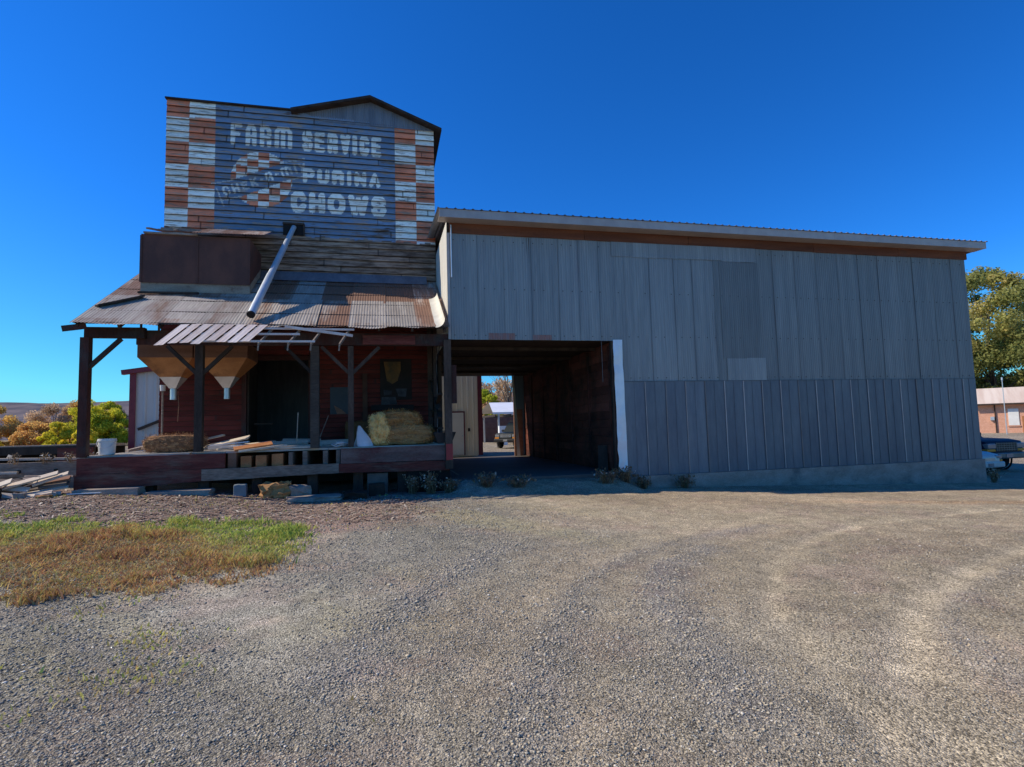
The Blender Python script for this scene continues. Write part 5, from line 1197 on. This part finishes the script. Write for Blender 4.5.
# bag, rope, tub, pole
def cloth(name, label, cat, m, loc, fn, n=14, r_=12):
    vs = []; fs = []
    for j in range(r_):
        for i in range(n): vs.append(fn(i / n * 2 * math.pi, j / (r_ - 1)))
    for j in range(r_ - 1):
        for i in range(n): i2 = (i + 1) % n; fs.append((j * n + i, j * n + i2, (j + 1) * n + i2, (j + 1) * n + i))
    fs.append(tuple(range((r_ - 1) * n, r_ * n))); b = MB(); b.add([tuple(p[k] + loc[k] for k in range(3)) for p in vs], fs); return solo(b, name, m, label, cat, loc, smooth=True)
def bagf(a, t):
    w_ = (.23 * (1 - t) ** .8 + .025) * (1 + .18 * math.sin(3 * a + 4 * t) + .1 * math.sin(5 * a)); return (w_ * math.cos(a) - .12 * t, w_ * .7 * math.sin(a), .58 * t)
cloth('feed_bag', 'crumpled bluish-white feed bag slumped against the left of the golden bales', 'bag', mat('bluish_white_sack', (.6, .6, .62), (.72, .7, .7), 4, rough=.6, c3=(.75, .72, .7), c3_amt=.3, c3_scale=3), (-.55, 16.25, DK), bagf)
rp = MB(); rr = random.Random(4)
for k in range(7):
    pts = []; cx, cy = -1.05 + rr.uniform(-.22, .12), 16.3 + rr.uniform(-.1, .1); ra = rr.uniform(.05, .16)
    for a in np.linspace(0, rr.uniform(4, 7), 16): pts.append((cx + ra * math.cos(a), cy + ra * .7 * math.sin(a), DK + .02 + .12 * abs(math.sin(a * .5 + k)) * rr.uniform(.6, 1.1)))
    rp.tube(pts, .013, 6)
solo(rp, 'rope_tangle', white_pl, 'tangle of white rope on the dock beside the middle post', 'rope', (-1.05, 16.3, DK))
tb = thing('rubber_tub', 'black tapered tub wedged on the dock corner by the right end post', 'tub', (1.7, 16.1, DK))
b = MB()
vs = [(-.2, -.14, .02), (.2, -.14, .02), (.2, .14, .02), (-.2, .14, .02), (-.32, -.2, .33), (.32, -.2, .33), (.32, .2, .33), (-.32, .2, .33), (-.29, -.17, .33), (.29, -.17, .33), (.29, .17, .33), (-.29, .17, .33), (-.18, -.12, .05), (.18, -.12, .05), (.18, .12, .05), (-.18, .12, .05)]
b.add(vs, [(3, 2, 1, 0), (0, 1, 5, 4), (1, 2, 6, 5), (2, 3, 7, 6), (3, 0, 4, 7), (4, 5, 9, 8), (5, 6, 10, 9), (6, 7, 11, 10), (7, 4, 8, 11), (8, 9, 13, 12), (9, 10, 14, 13), (10, 11, 15, 14), (11, 8, 12, 15), (12, 13, 14, 15)]); b.build('tub_body', blacktrim, tb, local=True, bevel=.012)
b = MB(); b.bar((-.12, -.2, .36), (.12, -.2, .36), .03, .03); b.build('handle', blacktrim, tb, local=True)
pl = thing('capped_pole', 'thin pale pole with a white cap standing by the red wall near the left hopper', 'pole', (-6.62, 19.05, DK))
b = MB(); b.tube([(0, 0, 0), (-.0, 0, 1.85)], .03, 8); b.build('shaft', grey_wood, pl, local=True, smooth=True)
b = MB(); b.tube([(0, 0, 1.82), (0, 0, 2.0)], [.075, .085], 12); b.build('cap', white_pl, pl, local=True, smooth=True)
# long things lying on the deck
pale = mat('sun_bleached_board', (.42, .34, .26), (.55, .46, .36), 3, (.3, 1, 1), fine=.2, tint=.35, c3=(.3, .24, .19), c3_amt=.25)
tinw = mat('white_metal_strip', (.6, .61, .63), (.72, .73, .75), 2, rough=.35, metal=.2, tint=.2)
def plank(name, label, cat, a, c, w_, h_, m, t=.5, group=None, up=(0, 0, 1)):
    b = MB(); b.bar(a, c, w_, h_, up=up, t=t, h2=h_ * .95, w2=w_ * random.uniform(.85, 1.05)); lo = min(a, c, key=lambda p: p[2]); return solo(b, name, m, label, cat, lo, group)
plank('metal_strip', 'long white metal channel lying flat on the dock behind the second post', 'metal strip', (-4.9, 17.6, DK + .07), (-3.4, 17.5, DK + .07), .16, .1, tinw)
plank('metal_strip', 'bent white metal strip angled across the dock in front of the doorway', 'metal strip', (-4.2, 17.9, DK + .1), (-3.05, 17.2, DK + .06), .2, .05, tinw, .8)
plank('metal_strip', 'upper thin white trim laid behind the metal channel', 'metal strip', (-5.0, 18.1, DK + .12), (-3.9, 17.95, DK + .2), .12, .04, tinw, .9)
plank('dock_board', 'pale board sticking up behind the long brown bale', 'board', (-5.9, 17.3, DK + .1), (-4.35, 17.0, DK + .42), .14, .05, pale)
plank('dock_board', 'sunlit loose board on the dock in front of the dark doorway', 'board', (-3.6, 16.5, DK + .05), (-1.95, 16.75, DK + .05), .24, .05, pale, .8)
plank('dock_board', 'sunlit loose board nearest the dark doorway', 'board', (-3.2, 17.2, DK + .05), (-1.7, 17.0, DK + .06), .22, .05, pale, .6)
plank('dock_board', 'splintered pale board over the orange joist ends', 'board', (-3.75, 16.05, DK - .02), (-2.6, 16.35, DK + .1), .2, .05, pale, .9)
plank('dock_board', 'grey board lying along the deck right of the third post', 'board', (-1.7, 16.9, DK + .04), (-.9, 16.6, DK + .04), .2, .05, grey_wood, .8)
plank('stick', 'thin upright pale stick in front of the dark doorway', 'stick', (-2.5, 17.4, DK), (-2.47, 17.5, DK + 1.02), .025, .025, pale)
plank('stick', 'thin leaning stick right of the grey third post', 'stick', (-1.95, 17.4, DK), (-1.62, 17.6, DK + .92), .022, .022, grey_wood)
for a_, c_, lb in (((-6.5, 17.6, DK + .03), (-5.2, 17.9, DK + .03), 'dull flat board on the deck behind the long brown bale'), ((-4.5, 16.9, DK + .03), (-3.6, 17.5, DK + .12), 'tilted splintered board in front of the white metal channel'), ((-2.9, 16.3, DK + .03), (-1.95, 16.15, DK + .03), 'pale edge board lying along the front of the deck by the third post'),
                   ((-3.9, 18.3, DK + .03), (-2.5, 18.6, DK + .22), 'dark board propped across the doorway sill'), ((-1.7, 17.6, DK + .03), (-.9, 17.9, DK + .03), 'short grey board lying between the third and fourth posts'), ((-2.6, 16.6, DK + .04), (-1.9, 17.3, DK + .04), 'pale board angled towards the third post')):
    plank('dock_board', lb, 'board', a_, c_, random.uniform(.1, .2), .035, pale if 'pale' in lb or 'splint' in lb else grey_wood, random.uniform(.4, .9))
for a_, c_, lb, m_ in (((-5.4, 18.8, DK + .05), (-4.0, 18.4, DK + .34), 'long pale board propped up in front of the red wall by the right hopper', pale), ((-4.9, 18.2, DK + .03), (-3.3, 18.8, DK + .16), 'pale board crossing behind the white metal channel', pale), ((-3.5, 17.9, DK + .12), (-2.2, 17.7, DK + .14), 'bright board stacked before the dark doorway', pale),
                       ((-3.0, 18.1, DK + .2), (-1.9, 18.2, DK + .16), 'upper bright board lying farthest back before the doorway', pale), ((-2.1, 17.5, DK + .1), (-1.0, 17.3, DK + .12), 'bright board running behind the third post', pale), ((-3.9, 16.2, DK + .04), (-3.0, 16.5, DK + .16), 'rusty brown broken board above the joist ends', rust_joist),
                       ((-6.4, 18.5, DK + .05), (-5.3, 18.7, DK + .2), 'grey board propped behind the long brown bale by the capped pole', grey_wood)):
    plank('dock_board', lb, 'board', a_, c_, random.uniform(.16, .26), .045, m_, random.uniform(.6, 1.0), up=(-.35, -.4, .8))
# things under and before the dock
lime = mat('lime_dusted_concrete', (.36, .35, .33), (.46, .45, .42), 4, fine=.2, bump=.4, c3=(.28, .22, .16), c3_amt=.3)
def chunk(name, label, cat, c, s, m, seed, rot=0.0, group=None, jit=.12, n=2):
    import bmesh
    rr = random.Random(seed); bm = bmesh.new(); bmesh.ops.create_cube(bm, size=1.0); bmesh.ops.subdivide_edges(bm, edges=bm.edges[:], cuts=n, use_grid_fill=True)
    for v in bm.verts:
        v.co += Vector((rr.uniform(-jit, jit), rr.uniform(-jit, jit), rr.uniform(-jit, jit))); v.co = Vector((v.co.x * s[0], v.co.y * s[1], (v.co.z + .5) * s[2]))
    bmesh.ops.rotate(bm, cent=(0, 0, 0), matrix=Matrix.Rotation(rot, 3, 'Z'), verts=bm.verts)
    me = bpy.data.meshes.new(name); bm.to_mesh(me); bm.free(); me.materials.append(m); o = bpy.data.objects.new(name, me); COL.objects.link(o)
    o.location = c; bv = o.modifiers.new('bevel', 'BEVEL'); bv.width = min(s) * .06; bv.segments = 2
    return meta(o, label, cat, group)
def gl(x, y, d=-.03): return (x, y, float(gz(x, y)) + d)
chunk('concrete_slab', 'long grey concrete step under the left end of the dock', 'concrete slab', gl(-6.6, 15.75, -.06), (1.4, .5, .2), conc, 1, jit=.02)
chunk('concrete_slab', 'second grey concrete step below the long brown bale', 'concrete slab', gl(-5.05, 15.8, -.06), (1.5, .5, .16), conc, 2, jit=.02)
chunk('concrete_block', 'small pale blue-grey block under the dock below the orange joists', 'concrete block', gl(-3.62, 15.72, -.04), (.3, .28, .34), mat('pale_bluish_block', (.17, .2, .21), (.22, .25, .26), 3), 3, .1, jit=.03)
chunk('straw_sack', 'tan broken bale chunk slumped under the middle of the dock', 'bale chunk', gl(-2.75, 15.65, -.04), (.65, .5, .42), straw_core, 4, jit=.13, n=4)
chunk('concrete_slab', 'pale flat stone slab lying before the dock right of the tan chunk', 'stone slab', gl(-1.75, 15.2, -.05), (1.25, .7, .17), conc, 5, .15, jit=.05, n=4)
chunk('rubble_stone', 'grey rubble stone next to the tan broken bale chunk', 'stone', gl(-2.2, 15.72, -.04), (.5, .4, .36), conc, 6, .3)
chunk('concrete_block', 'dull grey block under the right half of the dock', 'concrete block', gl(-.2, 15.75, -.04), (.42, .35, .36), dark_wood, 7, .05, jit=.03)
chunk('rubble_stone', 'dark rounded stone before the dock at the foot of the stone slab', 'stone', gl(-.75, 15.2, -.04), (.6, .45, .22), dark_wood, 8, .2)
GP = 'loose planks piled beside the left end of the dock'
PL = [((-9.3, 15.25, .60), (-7.62, 15.55, 1.08), .16, .04, 'longest bright plank slanting up through the plank pile', 1.0, pale),
      ((-9.3, 15.1, .44), (-7.42, 15.6, .74), .14, .04, 'pale lower plank running along the bottom of the plank pile', .8, pale),
      ((-9.0, 15.3, .74), (-8.42, 15.3, .95), .18, .04, 'short pale plank end at the left edge of the plank pile', .9, pale),
      ((-8.1, 15.5, .83), (-7.45, 15.65, 1.06), .2, .04, 'short pale grey plank tucked under the dock end', .6, pale),
      ((-9.2, 15.4, .62), (-7.5, 15.7, .84), .22, .04, 'wide grey plank in the middle of the plank pile', .4, grey_wood),
      ((-9.4, 15.0, .3), (-7.0, 15.5, .56), .13, .04, 'thin brown plank poking out in front of the dock end', .7, grey_wood),
      ((-9.1, 15.5, .95), (-7.5, 15.8, .80), .2, .05, 'dark grey plank lying crosswise behind the plank pile', .2, grey_wood),
      ((-8.9, 15.55, .70), (-7.48, 15.8, .94), .18, .04, 'brown plank beneath the longest bright plank', .5, hop_box),
      ((-8.6, 14.95, .42), (-7.9, 15.05, .40), .15, .035, 'small weathered offcut at the front of the plank pile', .8, grey_wood)]
PL += [((-9.5, 15.6, .88), (-8.1, 15.35, .72), .15, .04, 'bleached plank crossing over the left part of the plank pile', .9, pale),
       ((-8.7, 15.2, .50), (-7.5, 15.45, .60), .12, .035, 'narrow straw-coloured plank low in the plank pile', .6, pale),
       ((-9.6, 15.3, .55), (-8.0, 15.6, .66), .18, .04, 'dull grey plank under the bleached crossing plank', .9, grey_wood),
       ((-8.4, 15.7, .98), (-7.48, 15.9, .93), .16, .04, 'grey plank lying flat against the dock end', .8, grey_wood),
       ((-9.4, 14.9, .33), (-8.2, 15.2, .44), .14, .035, 'bleached plank at the left foot of the plank pile', .7, pale),
       ((-8.05, 15.1, .40), (-7.0, 15.35, .50), .11, .03, 'slim pale slat below the flat whitish stone', .5, pale)]
PL += [((-9.3, 14.8, .36), (-7.55, 15.2, .66), .15, .04, 'bright plank lying in front of all others and rising to the dock end', 1.0, pale),
       ((-8.9, 15.0, .72), (-7.6, 15.1, .50), .14, .04, 'bleached plank sloping down towards the dock end', .95, pale),
       ((-9.5, 15.0, .80), (-8.5, 15.2, .62), .13, .04, 'short bleached plank sloping down from the left picture edge', .95, pale)]
for a, c, w_, h_, lb, t, m in PL: plank('loose_plank', lb, 'plank', a, c, w_, h_, m, t, GP, up=(random.uniform(-.5, -.1), random.uniform(-.75, -.35), .75))
plank('white_lath', 'thin white lath lying on the ground below the dock end', 'lath', (-7.35, 15.4, .575), (-6.65, 15.42, .575), .06, .02, tinw, 1.0)
chunk('rubble_stone', 'flat whitish stone lying on the plank pile', 'stone', (-7.75, 15.28, .5), (.42, .3, .14), lime, 9, .5)
chunk('rubble_stone', 'pale broken block in front of the plank pile', 'stone', gl(-8.1, 15.0, -.02), (.22, .18, .15), conc, 10, .3)
chunk('rubble_stone', 'pale straw-covered lump below the flat whitish stone', 'stone', gl(-7.6, 15.0, -.04), (.3, .22, .1), straw_core, 11, .1)
chunk('rubble_stone', 'dark round lump at the left end of the plank pile', 'stone', gl(-8.6, 14.85, -.03), (.36, .34, .3), dark_wood, 12, .1)
b = MB(); pts = [(-8.6, 15.3, .78), (-8.35, 15.25, .98), (-8.1, 15.25, 1.03), (-7.85, 15.3, 1.02), (-7.95, 15.35, .88), (-8.2, 15.35, .8)]; b.tube(pts, .013, 6)
solo(b, 'bent_rod', grey_wood, 'thin bent rod looping above the plank pile', 'rod', (-8.6, 15.3, .78))
lw = thing('low_timber_wall', 'low grey timber wall left of the dock behind the plank pile', 'timber wall', (-11, 17.6, .6))
for z0_, z1_, y_, t in ((.55, .9, 17.6, .35), (.903, 1.28, 17.58, .6)):
    b = MB(); b.box(-16, -7.5, y_, y_ + .12, z0_, z1_, t, jit=.012); b.build('wall_board', grey_wood, lw)
b = MB()
for i in range(10): b.box(-15.5 + i * .85, -15.42 + i * .85, 17.55, 17.576, 1.0, 1.08, .1)
b.build('bolt_heads', dark_wood, lw)
plat = thing('timber_platform', 'dark low timber platform of split beams behind the grey timber wall', 'platform', (-14, 20.5, .7))
b = MB()
for i in range(7): b.box(-19 + i * .0, -8.9, 20.2 + i * .3, 20.47 + i * .3, 1.60, 1.68 + (i % 2) * .015, .3 + .1 * i)
b.build('platform_deck', grey_wood, plat)
b = MB(); b.box(-19, -8.9, 20.1, 20.19, 1.42, 1.66, .3); b.build('edge_beam', dark_wood, plat)
for i in range(11):
    b = MB(); x_ = -18.6 + i * .95; b.bar((x_, 20.3, .5), (x_ + rs.uniform(-.1, .1), 20.3, 1.6), .14, .14, t=.5); b.build('leg', dark_wood, plat)
b = MB(); b.box(-19, -8.9, 22.2, 22.3, .5, 1.59, .1); b.build('back_board', dark_wood, plat)
b = MB(); b.box(-9.85, -8.9, 20.02, 20.09, .9, 1.6, .6); b.build('red_end_board', red_board, plat)
for i, (a, c, lb) in enumerate((((-10.4, 17.9, 1.38), (-8.0, 17.75, 1.33), 'pale batten resting on top of the grey timber wall'), ((-11.5, 17.0, 1.1), (-9.45, 17.4, 1.02), 'pale batten leaning low against the grey timber wall'), ((-7.1, 17.9, DK + .04), (-6.35, 18.9, DK + .3), 'grey splintered board behind the white bucket'), ((-7.2, 18.5, DK + .05), (-6.6, 18.0, DK + .12), 'dark short board behind the white bucket'))):
    plank('batten', lb, 'batten', a, c, .14, .06, pale if i < 2 else grey_wood, .7)

# dry weeds
weed_m = ramp_mat('dry_weed', [(0, (.12, .075, .045)), (.5, (.27, .18, .10)), (.9, (.40, .30, .18)), (1, (.62, .57, .5))], transl=.2)
def weed(label, x, y, h, sp, n, seed, z=None, tips=.1, group=None):
    sp *= .9
    g = np.random.default_rng(seed); z0 = float(gz(x, y)) if z is None else z; vs = []; fs = []; tt = []
    for k in range(n):
        a = g.uniform(0, 6.28); l = h * g.uniform(.4, 1); d = sp * g.uniform(.1, 1); p0 = np.array([g.normal(0, sp * .2), g.normal(0, sp * .2), 0]); p1 = p0 + np.array([math.cos(a) * d * .5, math.sin(a) * d * .5, l * .6]); p2 = p0 + np.array([math.cos(a) * d, math.sin(a) * d, l])
        u = np.array([-math.sin(a), math.cos(a), 0]) * .006; b0 = len(vs)
        vs += [p0 - u, p0 + u, p1 + u, p1 - u, p2 + u * .5, p2 - u * .5]; fs += [(b0, b0 + 1, b0 + 2, b0 + 3), (b0 + 3, b0 + 2, b0 + 4, b0 + 5)]; tn = float(np.clip(g.normal(.42, .18), 0, .9)); tt += [tn, tn]
        for q in range(3):
            e = p1 + (p2 - p1) * g.random() + g.normal(0, .03, 3); s = .012 + .012 * g.random(); b0 = len(vs); r1 = g.normal(0, s, 3); r2 = g.normal(0, s, 3)
            vs += [e - r1, e + r2, e + r1, e - r2]; fs.append((b0, b0 + 1, b0 + 2, b0 + 3)); tt.append(1.0 if g.random() < tips else float(np.clip(g.normal(.4, .15), 0, .9)))
    v_ = np.array(vs); v_[:, 2] = np.maximum(v_[:, 2], .0)
    o = np_mesh('dry_weed', v_, np.array([f if len(f) == 4 else f for f in fs]), weed_m, t=tt); o.location = (x, y, z0 - .01); return meta(o, label, 'weed', group)
GW = 'dry weeds along the foot of the buildings'
for i, (x, y, h, s, lb, tp) in enumerate(((.75, 15.6, .55, .3, 'dry weed with white tips at the foot of the skirt board', .16), (1.25, 15.5, .62, .32, 'taller white-tipped weed below the right end post', .16), (1.75, 15.35, .4, .35, 'low brown weed at the dock\'s right corner', .1), 
     (2.7, 15.15, .4, .5, 'brown weed clump at the left of the bay entrance', .08), (3.6, 15.1, .35, .55, 'low weed mat at the middle of the bay entrance', .04), (6.3, 15.3, .42, .45, 'dark weed clump before the right wall of the bay', .02), (7.0, 15.45, .5, .4, 'bushy dry weed at the foot of the white flashing', .05), (7.55, 15.5, .42, .35, 'dry weed just right of the white flashing', .02),
     (9.0, 15.62, .42, .42, 'dark tuft of weed against the concrete foundation right of the white flashing', .02), (21.55, 15.9, .55, .22, 'small weed at the far right corner of the barn foundation', .2))):
    weed(lb, x, y, h, s, 90, 60 + i, tips=tp, group=GW)
for i in range(5):
    x_ = (-8.9, -8.3, -9.6, -7.8, -10.2)[i]; weed('dry grass tuft sprouting on the grey timber wall', x_, 17.5, .3, .2, 16, 90 + i, z=1.25, tips=.3, group='grass tufts on the timber wall')
